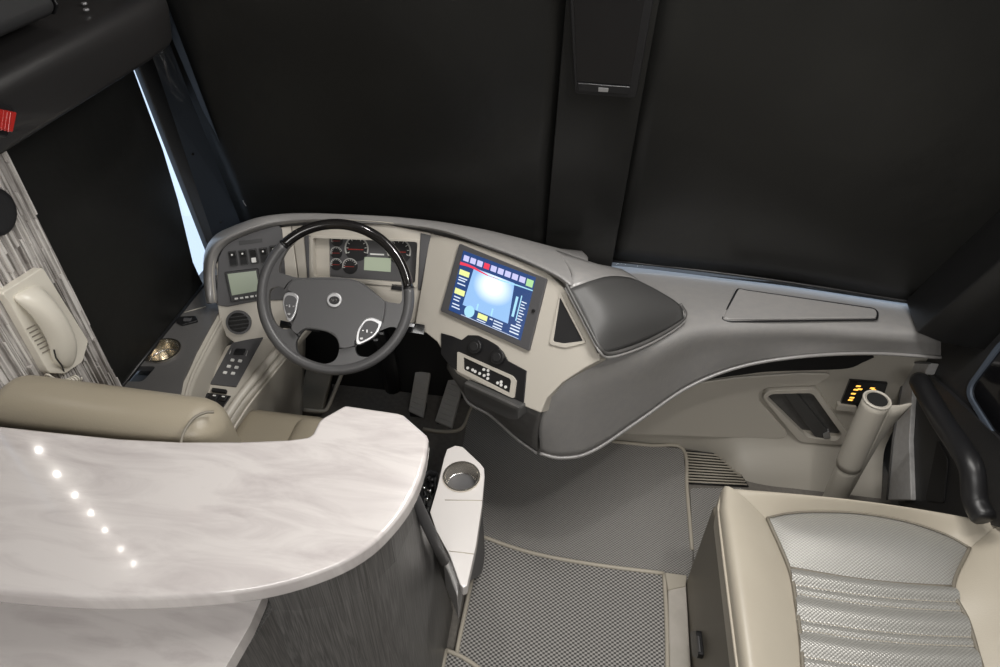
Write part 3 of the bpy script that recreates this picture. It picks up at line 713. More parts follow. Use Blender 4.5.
# ================================================================== STEERING WHEEL
sw = thing('steering_wheel', colc, 'grey leather steering wheel with a black gloss upper rim', 'steering wheel')
RM = .2135; rr = .0155
def arc3(t0, t1, n, R=RM, c=0.): return [F_W.w(R*math.cos(math.radians(t0+(t1-t0)*i/n)), R*math.sin(math.radians(t0+(t1-t0)*i/n)), c) for i in range(n+1)]
tube('rim_grip', arc3(134, 366, 70), rr, 'wheel', sw, 16)['label'] = 'grey leather lower rim'
tube('rim_inlay', arc3(6.5, 133.5, 50), rr*.98, 'wood', sw, 16)['label'] = 'glossy black upper rim'
for a in (6.5, 133.5): tube('rim_ring', arc3(a-.7, a+.7, 2), rr*1.05, 'black', sw, 16)
WP = lambda pts, off=.004: F_W.abs_(pts, off)
top_h = cat2(WP([(278.5, 271), (281, 261), (288, 248), (300, 237), (316, 230), (340, 226.5), (362, 230.5), (380, 242), (393, 258), (400, 275), (402, 292), (401, 302.5), (395, 303), (384, 300.5), (374, 292), (362, 283), (349, 278.5), (330, 277.3), (312, 277.6), (297, 277.5), (289, 275.5), (281, 273)]), 3)
left_h = cat2(WP([(269.5, 291), (275, 287), (282, 287), (285, 291), (283, 300), (283.5, 309), (287, 318), (292, 326), (288, 329), (280, 328), (273, 320), (269, 306)]), 3)
bot_h = cat2(WP([(299, 336), (303, 331), (309, 329), (324, 331), (333, 335), (338, 341), (339, 350), (336.5, 358), (331, 362.5), (322, 364), (309, 362), (299, 355), (296, 349), (296, 342)]), 3)
right_h = cat2(WP([(356.5, 345), (363, 340), (374, 334), (384, 329), (392, 326.8), (397, 329), (396.5, 336), (389, 346), (380, 353), (369, 357), (359, 356), (355.5, 351)]), 3)
base = circ(0, 0, RM-.004, 72)
prism('spoke_plate', F_W, base, -.014, .004, 'wheel', sw, holes=[top_h, left_h, bot_h, right_h], bev=.005, seg=3)
hub_o = cat2(WP([(293, 281), (299, 279.3), (318, 279.2), (349, 280.2), (361, 284.5), (372, 291.5), (383, 300), (385, 305), (383.5, 318), (380, 325), (365, 332), (355, 341), (354, 346), (341, 348), (338, 340), (333, 333.5), (322, 330), (308, 328), (301, 331), (297, 334), (291, 328), (296, 316), (298, 304), (297, 297), (291, 292), (287, 289)], .02), 3)
hb = prism('airbag_pad', F_W, hub_o, -.005, .022, 'wheel', sw, bev=.010, seg=4)
a, b = F_W.ab(334, 300, .026)
em_ = prism('emblem', F_W, circ(a, b, .0225, 32), .018, .027, 'silver', sw, bev=.004, seg=4)
prism('emblem_inset', F_W, circ(a+.001, b-.001, .015, 24, .012), .0265, .0285, 'black', em_)
multi('emblem_figures', [tube_data([F_W.w(a-.009+dx, b-.004+dy, .029) for dx, dy in s], .0013, 6) for s in (((0, 0), (.003, .007), (.006, 0)), ((.008, 0), (.008, .007), (.012, .005), (.008, .003)), ((.014, 0), (.018, .003), (.014, .007)))], 'chrome', em_)
def pod(pts, inset, label, btns):
    o_ = cat2(WP(pts, .02), 3)
    p = prism('control_pod', F_W, o_, -.01, .0245, 'silver', sw, bev=.004, seg=3); p['label'] = label
    ca = sum(x for x, _ in o_)/len(o_); cb = sum(y for _, y in o_)/len(o_)
    inn = [(ca+(x-ca)*inset, cb+(y-cb)*inset) for x, y in o_]
    prism('pod_face', F_W, inn, .0235, .0262, 'panel', p, bev=.001)
    for (u, v, w_, h_) in btns:
        a, b = F_W.ab(u, v, .026); prism('button', F_W, rrect(a-w_/2, b-h_/2, a+w_/2, b+h_/2, min(w_, h_)*.3), .0255, .0285, 'silver', p, bev=.0008)
pod([(283.5, 297), (287, 292.5), (294, 292.8), (299, 297), (298, 305), (296, 314), (291.5, 321.5), (288, 321), (285.5, 315), (283, 306)], .76, 'chrome-edged button pod on the left spoke', [(284.8+2, 305.5, .005, .004), (289.5, 306, .004, .008), (293.5, 306.5, .005, .004), (289, 314, .008, .006)])
pod([(356, 342), (357, 332), (361, 324), (366, 318.5), (373, 317.5), (380, 320.5), (382.2, 323), (378.5, 332), (373, 338), (366, 342), (359, 345)], .76, 'chrome-edged button pod on the right spoke', [(363, 330.5, .005, .004), (367, 331, .004, .009), (371.5, 332.5, .005, .004), (361.5, 338.5, .009, .006)])
for u, v in ((375.5, 340), (381.5, 333.5)):
    a, b = F_W.ab(u, v, -.005); prism('paddle_button', F_W, rrect(a-.007, b-.004, a+.007, b+.004, .002), -.02, -.006, 'black', sw, bev=.001)
tube('hub_seam', [F_W.hit(384, 302, .006), F_W.hit(383.7, 311, .006), F_W.hit(382.5, 321, .006)], .0016, 'black', sw, 6)
tube('hub_seam', [F_W.hit(290, 327, .006), F_W.hit(295, 333, .006), F_W.hit(299, 336.5, .006)], .0016, 'black', sw, 6)
tube('hub_seam', [F_W.hit(339, 348.5, .006), F_W.hit(355, 346, .006)], .0016, 'black', sw, 6)
tube('hub_seam', [F_W.hit(284, 289, .006), F_W.hit(288, 283, .006), F_W.hit(292, 279.5, .006)], .0016, 'black', sw, 6)

# ================================================================== RIGHT-HAND DASH SHELF
pd = thing('passenger_dash_shelf', (.4, 1.75, .5), 'sweeping grey suede dash shelf curving from the driver dash to the right wall', 'dashboard')
yr = 1.965
def rz(u, v): p = py(u, v, yr-.085*((u-612)/320.)**2*1.0); return V((p.x, p.y, .772))
cols = [
 [V((-.02, 1.96, .765)), pz(592, 335, .80), pz(567, 366, .80), pz(550, 386, .745), pz(540, 420, .63), pz(540, 452, .48)],
 [V((.05, 1.97, .765)), pz(600, 325, .80), pz(580, 361, .815), pz(566, 386, .76), pz(562, 420, .63), pz(562, 456.5, .47)],
 [V((.12, 1.975, .765)), pz(615, 318, .80), pz(603, 355, .822), pz(592, 379, .77), pz(590, 414, .635), pz(592, 450, .475)],
 [V((.24, 1.975, .765)), pz(655, 305, .793), pz(650, 339, .808), pz(648, 357, .78), pz(645, 386, .655), pz(638, 420, .51)],
 [V((.40, 1.965, .765)), pz(700, 300, .79), pz(700, 318, .798), pz(698, 334, .78), pz(694, 358, .68), pz(688, 386, .565)],
 [V((.56, 1.955, .765)), pz(750, 301, .788), pz(750, 316, .794), pz(748, 330, .775), pz(744, 348, .70), pz(740, 365.5, .62)],
 [V((.72, 1.945, .765)), pz(800, 307, .786), pz(800, 320, .788), pz(800, 331, .765), pz(800, 344, .71), pz(800, 355.5, .665)],
 [V((.94, 1.92, .765)), pz(870, 314, .782), pz(870, 326, .782), pz(870, 336, .76), pz(870, 345, .72), pz(870, 352, .685)],
 [V((1.17, 1.895, .765)), pz(941, 324, .778), pz(941, 334, .778), pz(941, 342, .755), pz(941, 349, .725), pz(941, 356, .695)]]
grid('suede_surface', [list(r) for r in zip(*cols)], 'suede', pd, solid=.018, dense=(5, 6))
tube('lower_piping', cat([c[-1]+V((0, -.003, -.003)) for c in cols], 8), .006, 'suede', pd, 8)
lid = at([(723, 317), (739, 287.5), (745, 289.5), (874, 308), (877.5, 311), (877, 317), (730, 318.5)], .80)
F80 = zf(.797)
prism('speaker_lid', F80, rnd(lid, .012), -.03, .002, 'suede', pd, bev=.004)['label'] = 'flush triangular lid on the shelf'
tube('lid_seam', [V((a, b, .793)) for a, b in rnd(at([(722, 318), (738, 287), (745, 288.5), (875, 307), (879, 311), (878, 318), (730, 320)], .80), .012)], .003, 'black', pd, 6, closed=True)

# ================================================================== BEIGE SIDE PANEL (front firewall, right)
YP = 1.86
sp = thing('kick_panel', (.7, YP, 0), 'beige moulded kick panel with a grab pocket under the right dash shelf', 'trim panel')
X = [.12, .3, .5, .62, .70, .80, .92, 1.05, 1.22]
def row(z, bul): return [V((x, YP-bul*max(0, min(1, (x-.60)/.12)), z)) for x in X]
grid('panel_shell', [row(0, .14), row(.04, .10), row(.10, .035), row(.16, .005), row(.3, 0), row(.5, 0), row(.74, 0)], 'beige2', sp, dense=(3, 3))
F_Y = Fr((0, YP, 0), (0, -1, 0))
arm = rnd(F_Y.abs_([(600, 436), (614, 433.5), (740, 438), (783, 438.5), (787, 434), (758, 401), (758.5, 392), (768, 387.5), (815, 385.5), (822, 382), (831.5, 375), (800, 374.5), (740, 378.5), (700, 384), (680, 391), (640, 414)], .02), .02)
prism('armrest_moulding', F_Y, arm, -.01, .018, 'beige', sp, bev=.010, seg=4)
tube('moulding_highlight', [F_Y.w(a, b, .014) for a, b in arm], .004, 'beige', sp, 6, closed=True)  # added tube standing in for the highlight along the moulding outline
blk = cat2(F_Y.abs_([(686, 386), (700, 378), (730, 368), (770, 361), (800, 357), (872, 356), (862, 364), (848, 369.5), (820, 371), (770, 372.5), (740, 376), (712, 380)], .015), 3)
prism('dark_inlay', F_Y, blk, -.01, .012, 'black', sp, bev=.003)
po = rnd(F_Y.abs_([(762, 396), (768, 389.5), (816, 388), (850, 436), (842, 444), (800, 441), (790, 430)], .02), .02)
pi = rnd(F_Y.abs_([(766, 397), (771, 393), (812, 392), (842, 434), (836, 440), (806, 436)], .02), .016)
prism('pocket_rim', F_Y, po, -.01, .026, 'beige', sp, holes=[pi], bev=.006, seg=3)
prism('pocket_recess', F_Y, pi, -.004, .003, 'suede2', sp)
hd = F_Y.abs_([(783, 393), (796, 392.5), (829, 433), (828, 439), (815, 437)], .022)
prism('pull_handle', F_Y, rnd(hd, .008), .003, .022, 'pad', sp, bev=.004)
prism('handle_cap', F_Y, F_Y.abs_([(823, 434), (829, 431), (831, 438), (824, 439)], .024), .010, .026, 'silver', sp, bev=.002)
sk = prism('switch_plate', F_Y, F_Y.abs_([(850, 380.5), (888, 383.5), (880, 408), (857.7, 407), (840.5, 404.5)], .01), -.005, .010, 'blackgloss', sp, bev=.002)
lg = []
for (u, v) in ((858.5, 386.5), (856, 390), (853.5, 394), (852, 398), (850.5, 400.3), (860, 389.5), (872.5, 388.5), (871, 391.5), (873.5, 390.2)):
    a, b = F_Y.ab(u, v, .012); lg.append(prism_data(F_Y, [(a-.008, b-.003), (a+.006, b-.003), (a+.008, b+.003), (a-.006, b+.003)], .009, .0115))
multi('amber_legends', lg, 'yellow', sk)
prism('ledge_clip', F_Y, rnd(F_Y.abs_([(838, 405), (857, 407.5), (855, 413), (836, 411)], .02), .004), -.005, .018, 'beige', sp, bev=.004)
tube('panel_crease', [F_Y.hit(*p, .002) for p in ((614, 434), (680, 434.5), (760, 441))], .003, 'beige', sp, 6)

# ================================================================== COVERED GRAB RAIL (beige)
t = thing('grab_rail', (.97, 1.6, 0), 'upright grab rail in a beige leather sleeve beside the kick panel', 'handrail')
sl = [py(878, 398, 1.6), py(866, 428, 1.6), py(849, 460, 1.6), py(836, 492, 1.6), py(828, 530, 1.6)]
ax = [V((.957, 1.6, .612)), V((.965, 1.6, .45)), V((.975, 1.6, .30)), V((.985, 1.6, .15)), V((.99, 1.6, 0))]
tube('leather_sleeve', cat(ax[:3], 6), [.040]*13, 'beige2', t, 24)
tube('lower_sleeve', cat(ax[2:], 6), [.036]*13, 'beige2', t, 24)
tube('sleeve_hem', [ax[0]+V((.038*math.cos(q), .038*math.sin(q), 0)) for q in [i*math.pi/12 for i in range(24)]], .004, 'beige', t, 8, closed=True)
prism('sleeve_mouth', zf(.613), circ(ax[0].x, ax[0].y, .030, 24), 0, .001, 'dark', t)
tube('sleeve_seam', [ax[2]+V((.036*math.cos(q), .036*math.sin(q), 0)) for q in [i*math.pi/12 for i in range(24)]], .003, 'beige', t, 8, closed=True)
grid('leather_flap', [[V((.99, 1.585, .61)), V((1.02, 1.59, .61)), V((1.055, 1.60, .615))], [V((1.0, 1.585, .40)), V((1.03, 1.61, .38)), V((1.06, 1.66, .36))], [V((1.01, 1.59, .02)), V((1.05, 1.64, .02)), V((1.10, 1.72, .02))]], 'beige2', t, solid=.006)

# ================================================================== DOOR SIDE, RIGHT
XD = 1.17
dp = thing('door_armrest', (1.2, 1.4, 0), 'black door armrest and grab handle with grey suede edge at the right wall', 'door trim')
F_D = Fr((XD, 0, 0), (-1, 0, 0))
strip = F_D.abs_([(906, 362), (930, 363), (925, 374), (913, 377), (909, 440), (911, 500), (887, 500), (893, 440), (899, 400)])
prism('suede_edge', F_D, strip, -.03, 0, 'edge', dp, bev=.004)
tube('edge_piping', [F_D.hit(*p, .002) for p in ((930, 363), (906, 362), (899, 400), (893, 440), (887, 500))], .004, 'suede2', dp, 8)
prism('door_card', F_D, F_D.abs_([(911, 376), (930, 375), (1000, 440), (1030, 500), (1010, 530), (905, 503), (905, 480)], -.015), -.05, -.015, 'blacksoft', dp)
armp = [px(918, 378, 1.12), px(930, 400, 1.115), px(945, 425, 1.11), px(962, 450, 1.10), px(972, 470, 1.10), px(975, 500, 1.11), px(985, 520, 1.12)]
tube('grab_handle', cat(armp, 6), [.024]+[.031]*35+[.026], 'black', dp, 16)
prism('pocket', F_D, rnd(F_D.abs_([(938, 440), (948, 460), (944, 503), (926, 500)], -.012), .01), -.014, -.010, 'dark', dp)
# black wall panel with rounded window above the door card
dw = thing('door_window', (1.2, 1.35, .6), 'black door panel with a silver-edged rounded dark window, right edge', 'door')
F_E = Fr((1.20, 0, 0), (-1, 0, 0))
prism('door_frame', F_E, F_E.abs_([(921, 352), (945, 322), (1002, 262), (1080, 180), (1140, 520), (1060, 560), (1000, 470), (960, 420), (930, 374)]), -.03, 0, 'blacksoft', dw, bev=.004)
wo = rnd(F_E.abs_([(1002, 338), (964, 391), (1010, 470), (1080, 500), (1100, 300)], .006), .05, 6)
prism('window_seal', F_E, wo, -.002, .010, 'pillar', dw, bev=.004, holes=[rnd(F_E.abs_([(1005, 343), (968, 391), (1013, 462), (1076, 490), (1092, 306)], .006), .045, 6)])
prism('window_pane', F_E, wo, -.001, .004, 'blackgloss', dw)
# right pillar and its boxed foot
p0, p1 = pz(908, 304, .80), py(1003, 188, 1.70)
q0_, q1_ = pz(945, 344, .76), py(1006, 262, 1.55)
d0 = p1-p0
rp = [py(905, 297, 1.84), py(922, 297, 1.83), py(941, 322, 1.76), py(940, 338, 1.74), py(916, 333, 1.78), py(907, 306, 1.83)]
RP0 = V((1.09, 1.85, .80)); 
va = [py(906, 303, 1.84), py(915, 331, 1.80), py(946, 343, 1.66), py(1006, 276, 1.40), py(1080, 190, 1.2), py(1060, 120, 1.5), py(1004, 186, 1.66)]
fr_ = [pz(907, 304, .82), pz(917, 334, .765), pz(944, 342, .80)]
up_ = V((.02, -.26, .95))
bl = []
# pillar as a leaning box: foot polygon swept upward along the windscreen lean
foot = [pz(906, 303, .80), pz(917, 333, .80), pz(942, 343, .80), V((1.28, 1.64, .80)), V((1.28, 1.97, .80)), V((1.10, 1.97, .80))]
n_ = len(foot); vs = foot+[p+V((.21, -.33, 1.28)) for p in foot]
fs = [tuple(range(n_)), tuple(range(n_, 2*n_))]+[(i, (i+1) % n_, n_+(i+1) % n_, n_+i) for i in range(n_)]
struct(mk('trim_4', vs, fs, 'blacksoft2', bev=.005))

# ================================================================== LEFT LEDGE AND SWITCH CONSOLE
lg_ = thing('driver_side_ledge', (-1.15, 1.4, 0), 'grey ledge under the side window with a steel cup holder', 'side ledge')
ZL = .735
out = at([(204, 284), (228, 296), (222, 322), (212, 336), (196, 372), (186, 415), (110, 430)], ZL)
out = [(-1.268, 1.70), (-1.13, 1.66)]+at([(217, 314), (208, 330), (196, 352), (183, 380), (172, 430)], ZL)+[(-1.268, 1.02)]
cc = pz(161, 351, ZL); hole = circ(cc.x+.004, cc.y, .050, 28)
pk = rnd(at([(150, 365), (170, 369), (150, 384), (140, 379)], ZL), .01)
hole2 = rnd([( -1.262, cc.y-.075), (-1.185, cc.y-.065), (-1.19, cc.y-.13), (-1.262, cc.y-.14)], .012)
prism('ledge_top', zf(ZL), out, -.02, 0, 'ledge', lg_, holes=[hole, hole2], bev=.004)
def cup(cx, cy, z, r, parent, depth=.11, nm='cup_holder'):
    prof = [(r+.006, .001), (r+.005, .005), (r, .005), (r-.001, 0), (r-.003, -.02), (r-.008, -depth*.78), (r-.012, -depth*.84), (r*.60, -depth*.86), (r*.52, -depth), (0.001, -depth)]
    n = 36; vs = [V((cx+p[0]*math.cos(2*math.pi*k/n), cy+p[0]*math.sin(2*math.pi*k/n), z+p[1])) for p in prof for k in range(n)]
    fs = [(i*n+k, i*n+(k+1) % n, (i+1)*n+(k+1) % n, (i+1)*n+k) for i in range(len(prof)-1) for k in range(n)]
    o = mk(nm, vs, fs, 'steel', parent, smooth=True); o.data.set_sharp_from_angle(angle=math.radians(32))
    for dz, rr2 in ((-depth*.30, r-.004), (-depth*.80, r-.011)): tube('cup_ring', [V((cx+rr2*math.cos(q*math.pi/16), cy+rr2*math.sin(q*math.pi/16), z+dz)) for q in range(32)], .0022, 'chrome', o, 6, closed=True)
    return o
cup(cc.x+.004, cc.y, ZL, .049, lg_)
box('pocket_liner', (-1.224, cc.y-.103, ZL-.05), (.075, .07, .02), 'dark', lg_)
# inner side wall of the ledge
s0 = [pz(217, 315, ZL-.005), pz(208, 331, ZL-.005), pz(196, 353, ZL-.005), pz(183, 381, ZL-.005), pz(173, 425, ZL-.005)]
s0 = [V((-1.13, 1.66, ZL-.005))]+s0
grid('ledge_side', [s0, [p+V((.012, 0, -.02)) for p in s0], [p+V((.02, 0, -.10)) for p in s0], [V((p.x+.03, p.y, .0)) for p in s0]], 'beige2', lg_, solid=.01)
tube('ledge_trim', cat([p+V((.014, 0, -.012)) for p in s0], 4), .004, 'beige', lg_, 8)
a = pz(186, 320, ZL+.002)
hb_ = prism('ledge_latch', zf(ZL), rnd(at([(178, 317), (196, 316), (198, 321), (182, 325), (176, 322)], ZL+.006), .006), 0, .008, 'black', lg_, bev=.002)
prism('latch_lever', zf(ZL), at([(184, 318), (192, 318.5), (190, 321), (183, 321)], ZL+.01), .007, .012, 'panel', hb_, bev=.001)
tube('ledge_joint', [pz(184, 312.5, ZL+.001), pz(206, 306.5, ZL+.001)], .0018, 'beige2', lg_, 6)
# brow end bar


co = thing('switch_console', (-1.0, 1.4, 0), 'beige driver side console with a keypad and switches left of the steering wheel', 'console')
F_K = Fr(pz(235, 365, .63), (0.05, -.20, .97), (0, 1, 0))
ctop = F_K.abs_([(224, 345), (236, 342), (262, 335), (272, 337), (300, 330), (222, 425), (186, 425), (205, 384)])
prism('console_top', F_K, F_K.abs_([(226, 345), (258, 336.5), (285, 330), (300, 318), (320, 316), (218, 432), (182, 432), (203, 388)]), -.03, 0, 'beige', co, bev=.008, seg=3)
kp = prism('keypad', F_K, rnd(F_K.abs_([(232, 343), (264, 336), (236, 387), (210, 384)], .003), .003), 0, .004, 'panel', co, bev=.001)
jd = prism('joystick_well', F_K, rnd(F_K.abs_([(236, 349), (246, 349), (244, 355), (233, 355)], .005), .004), .003, .009, 'black', kp, bev=.002)
for q_ in ([(231.5, 349), (229.5, 354)], [(247.5, 351), (246, 356)]):
    tube('mirror_bracket', [F_K.hit(*p, .007) for p in q_], .0016, 'silver', kp, 6)
for (u, v) in ((232.5, 360), (240, 360.8), (228.8, 366.3), (236.5, 367.3), (225, 372.5), (233, 373.3)):
    a, b = F_K.ab(u, v, .006); prism('key', F_K, rrect(a-.006, b-.005, a+.006, b+.005, .002), .0035, .0075, 'whitemark', kp, bev=.001)
prism('console_latch', F_K, rnd(F_K.abs_([(212, 387.5), (227, 389.5), (226, 393), (211, 391)], .01), .004), 0, .012, 'black', co, bev=.003)
s5 = prism('window_switches', F_K, F_K.abs_([(201, 392), (231, 396), (220, 412), (193, 405)], .003), 0, .005, 'black', co, bev=.001)
for (u, v) in ((204, 396.5), (214, 397), (223, 398), (212, 402.5)):
    a, b = F_K.ab(u, v, .008); k_ = prism('toggle', F_K, rrect(a-.010, b-.010, a+.010, b+.010, .002), .004, .010, 'black', s5, bev=.002)
    if v < 400: prism('toggle_mark', F_K, rrect(a-.005, b+.002, a+.005, b+.006, .001), .0095, .0108, 'whitemark', k_)
# raised rail on the wheel side of the console
ra = [F_K.hit(*p, .012) for p in ((300, 322), (282, 345), (262, 370), (240, 397), (218, 430))]
tube('console_rail', cat(ra, 5), .013, 'beige', co, 12)
rb_ = [p+V((.012, -.004, -.012)) for p in ra]
grid('console_flank', [rb_, [p+V((-.012, 0, -.10)) for p in rb_], [V((p.x-.13, p.y-.02, .0)) for p in rb_]], 'beige2', co, solid=.012)
tube('rail_piping', cat([p+V((.022, 0, -.03)) for p in ra], 5), .004, 'beige', co, 8)

# ================================================================== FOOTWELL
fw = thing('footwell_liner', (-.6, 1.9, 0), 'dark footwell liner beneath the steering column', 'footwell')
mk('liner_back', [V((-1.2, 2.0, 0)), V((.1, 2.0, 0)), V((.1, 1.97, .78)), V((-1.2, 1.97, .78))], [(0, 1, 2, 3)], 'dark', fw, solid=.01)
rim_ = cat([pz(423, 429, .006), pz(441, 431.5, .006), pz(457, 430.5, .006), pz(464, 425, .006), pz(469, 413, .006), pz(473, 404, .006), pz(477, 392, .006)], 5)
tube('floor_rim', rim_, .008, 'rim', fw, 8)
def pedal(quad, z0, z1, name, label, frame):
    a, b, c, d = quad
    P = [pz(*a, z1), pz(*b, z1), pz(*c, z0), pz(*d, z0)]
    ctr = sum(P, V())/4
    t = thing(name, (ctr.x, ctr.y, 0), label, 'pedal', 'driver pedals')
    n = (P[1]-P[0]).cross(P[3]-P[0]).normalized()
    if n.z < 0: n = -n
    vs = P+[p-n*.022 for p in P]
    pad = mk('tread_pad', vs, [(0, 1, 2, 3), (4, 5, 6, 7), (0, 1, 5, 4), (1, 2, 6, 5), (2, 3, 7, 6), (3, 0, 4, 7)], 'pedal', t, bev=.005)
    rr_ = []
    for i in range(1, 10):
        f = i/10; l = P[0].lerp(P[3], f); r = P[1].lerp(P[2], f); rr_.append(tube_data([l.lerp(r, .12)+n*.001, l.lerp(r, .88)+n*.001], .0022, 6))
    multi('tread_ribs', rr_, 'pedal', t)
    m_ = (P[0]+P[1])/2
    tube('pedal_arm', [m_-n*.02, m_+V((0, .12, .10))], .012, 'black', t, 8)
    base_ = (P[2]+P[3])/2
    box('hinge_block', (base_.x, base_.y+.05, .012), (.06, .07, .024), 'black', t, bev=.003)
pedal([(417, 361), (432, 363), (423, 418), (408, 411)], .035, .16, 'brake_pedal', 'worn grey brake pedal, left of the two long floor pedals', None)
pedal([(450, 373), (464, 378), (451.5, 428), (434.5, 421)], .02, .12, 'accelerator_pedal', 'worn grey accelerator pedal, right of the two long floor pedals', None)
fr0 = [(306, 373), (330, 373), (321, 409), (296, 408)]
t = thing('foot_rest', pz(312, 395, 0), 'brown-grey foot rest with a beige edge under the left of the steering wheel', 'foot rest')
P = [pz(306, 368, .16), pz(333, 368, .16), pz(322, 410, .05), pz(296, 409, .05)]
mk('foot_plate', P+[p-V((0, 0, .03)) for p in P], [(0, 1, 2, 3), (4, 5, 6, 7), (0, 1, 5, 4), (1, 2, 6, 5), (2, 3, 7, 6), (3, 0, 4, 7)], 'seatside', t, bev=.005)
tube('beige_edge', cat([pz(345, 366, .17), pz(336, 388, .11), pz(328, 407, .06), pz(322, 411, .055), pz(304, 410, .055)], 5), .008, 'rim', t, 10)
box('plate_support', (P[2].x-.06, P[2].y+.12, .03), (.08, .1, .06), 'black', t)

# ================================================================== DRIVER SEAT
def cushion(name, x0, x1, y0, y1, z0, z1, m, parent, r=.05, nx=10, ny=8, crown=.012, sub=1, skew=None):
    """rounded upholstered block"""
    bm = bmesh.new(); bmesh.ops.create_cube(bm, size=1)
    for v in bm.verts: v.co = V((x0+(v.co.x+.5)*(x1-x0), y0+(v.co.y+.5)*(y1-y0), z0+(v.co.z+.5)*(z1-z0)))
    bmesh.ops.bevel(bm, geom=bm.edges[:], offset=r, segments=5, profile=.5, affect='EDGES')
    if skew:
        for v in bm.verts: v.co = skew(v.co)
    vs = [v.co.copy() for v in bm.verts]; fs = [tuple(x.index for x in f.verts) for f in bm.faces]
    bm.free(); return mk(name, vs, fs, m, parent, smooth=True)
ds = thing('driver_chair', (-.9, 1.05, 0), 'taupe leather driver seat seen behind the white counter', 'chair')
bt_ = lambda c: V((c.x, c.y-.12*(c.z-.55)+.04*((c.x+.9)/.26)**2*0, c.z-.035*((c.x+.90)/.27)**2))
cushion('backrest', -1.18, -.685, .835, .965, .50, 1.115, 'seat2', ds, r=.055, skew=lambda c: V((c.x, c.y-.10*(c.z-.55), c.z-.03*((c.x+.97)/.28)**2)))
cushion('seat_cushion', -.99, -.70, .82, 1.36, .40, .55, 'seat2', ds, r=.05, skew=lambda c: V((c.x, c.y, c.z)))
cushion('cushion_bolster', -.80, -.69, .85, 1.33, .44, .575, 'seat2', ds, r=.045)
tube('backrest_piping', cat([pz(180, 446, 1.095), pz(184, 432, 1.100), pz(193, 419, 1.102), pz(204, 413, 1.096), pz(214, 412, 1.090), ][:5], 5), .003, 'seatside', ds, 8)
box('seat_base', (-.83, 1.08, .2), (.26, .4, .4), 'black', ds, bev=.02)

# ================================================================== BAR COUNTER, LOWER COUNTER, CABINET
ZC = 1.1
cpix = [(345, 404), (398, 412), (404, 414), (427, 434), (428.5, 438), (426, 457), (419, 481), (408, 503), (392, 524), (370, 545), (340, 563), (300, 578), (260, 588), (215, 594), (150, 598), (90, 598.5), (40, 596), (-5, 592), (-60, 586)]
# top edge of counter (z = ZC); bottom edge lies 4 cm lower
ctr = at(cpix, ZC)
ctr = ctr[:1]+[ctr[1], ctr[2], ctr[3]]+[(p[0], p[1]) for p in cat([V(q) for q in ctr[4:]], 3)]
left = [(-1.262, ctr[-1][1]+.0), (-1.262, .785)]+at([(0, 425), (60, 431.5), (120, 437.5), (180, 440.5), (240, 440.5), (290, 438.5), (308, 436), (312, 433), (318, 421), (322, 417)], ZC)
ctr = ctr+left
bc = thing('bar_counter', (-.7, .65, 1.06), 'raised white marbled bar counter with a rounded end, left foreground', 'countertop')
prism('counter_slab', zf(ZC), ctr, -.04, 0, 'marble', bc, bev=.009, seg=4)
ZK = .97
lc = thing('lower_countertop', (-.85, .1, ZK-.03), 'lower pale countertop tucked below the raised bar counter, bottom left', 'countertop')
e1 = at([(266, 584), (262, 598), (250, 625), (225, 668), (205, 705)], ZK)
lcp = [(-1.262, .558), (e1[0][0], .558)]+e1+[(e1[-1][0]-.01, -.3), (-1.262, -.3)]
prism('countertop_slab', zf(ZK), lcp, -.035, 0, 'marble', lc, bev=.006, seg=3)
# polished front edge strip
ed = [V((a, b, ZK-.018)) for a, b in e1+[(e1[-1][0]-.01, -.3)]]
cb = thing('bar_cabinet', (-.6, .6, 0), 'charcoal woodgrain cabinet with a curved end below the bar counter', 'cabinet')
xl_ = -1.258
e1x = e1[-1][0]+.0
topo = [(xl_, .72), (-.50, .74), (-.46, .83), (-.32, .845), (-.285, .83), (-.272, .76), (-.285, .67), (-.32, .61), (-.37, .57), (-.43, .55), (-.478, .545), (-.50, .45), (-.505, .3), (-.505, -.3), (xl_, -.3)]
boto = [(xl_, .72), (-.50, .74), (-.44, 1.02), (-.32, 1.078), (-.282, 1.06), (-.276, .85), (-.276, .72), (-.285, .64), (-.32, .57), (-.38, .52), (-.46, .48), (-.50, .40), (-.505, .3), (-.505, -.3), (xl_, -.3)]
def ring(o_, z): return [V((a, b, z)) for a, b in o_]
up_o = [V((a, b, 1.06)) for a, b in topo[:11]]
n_ = len(topo)
zt = [1.058 if i < 10 else .93 for i in range(n_)]
vs = [V((a, b, 0)) for a, b in boto]+[V((a, b, .93)) for a, b in topo]
fs = [tuple(range(n_)), tuple(range(n_, 2*n_))]+[(i, (i+1) % n_, n_+(i+1) % n_, n_+i) for i in range(n_)]
mk('cabinet_body', vs, fs, 'laminate', cb, bev=.001)
ub = [topo[i] for i in range(11)]+[(-.50, .57), (xl_, .56)]
vs = ring(ub, .93)+ring(ub, 1.058); n_ = len(ub)
fs = [tuple(range(n_)), tuple(range(n_, 2*n_))]+[(i, (i+1) % n_, n_+(i+1) % n_, n_+i) for i in range(n_)]
mk('bar_riser', vs, fs, 'laminate', cb)
# dark rounded corner post at the front of the cabinet
pa, pb = pz(414, 497, .95), pz(444, 561, .64)
tube('corner_post', [pa+(pa-pb)*.1, pa, pa.lerp(pb, .5), pb], .0125, 'panel', cb, 14)

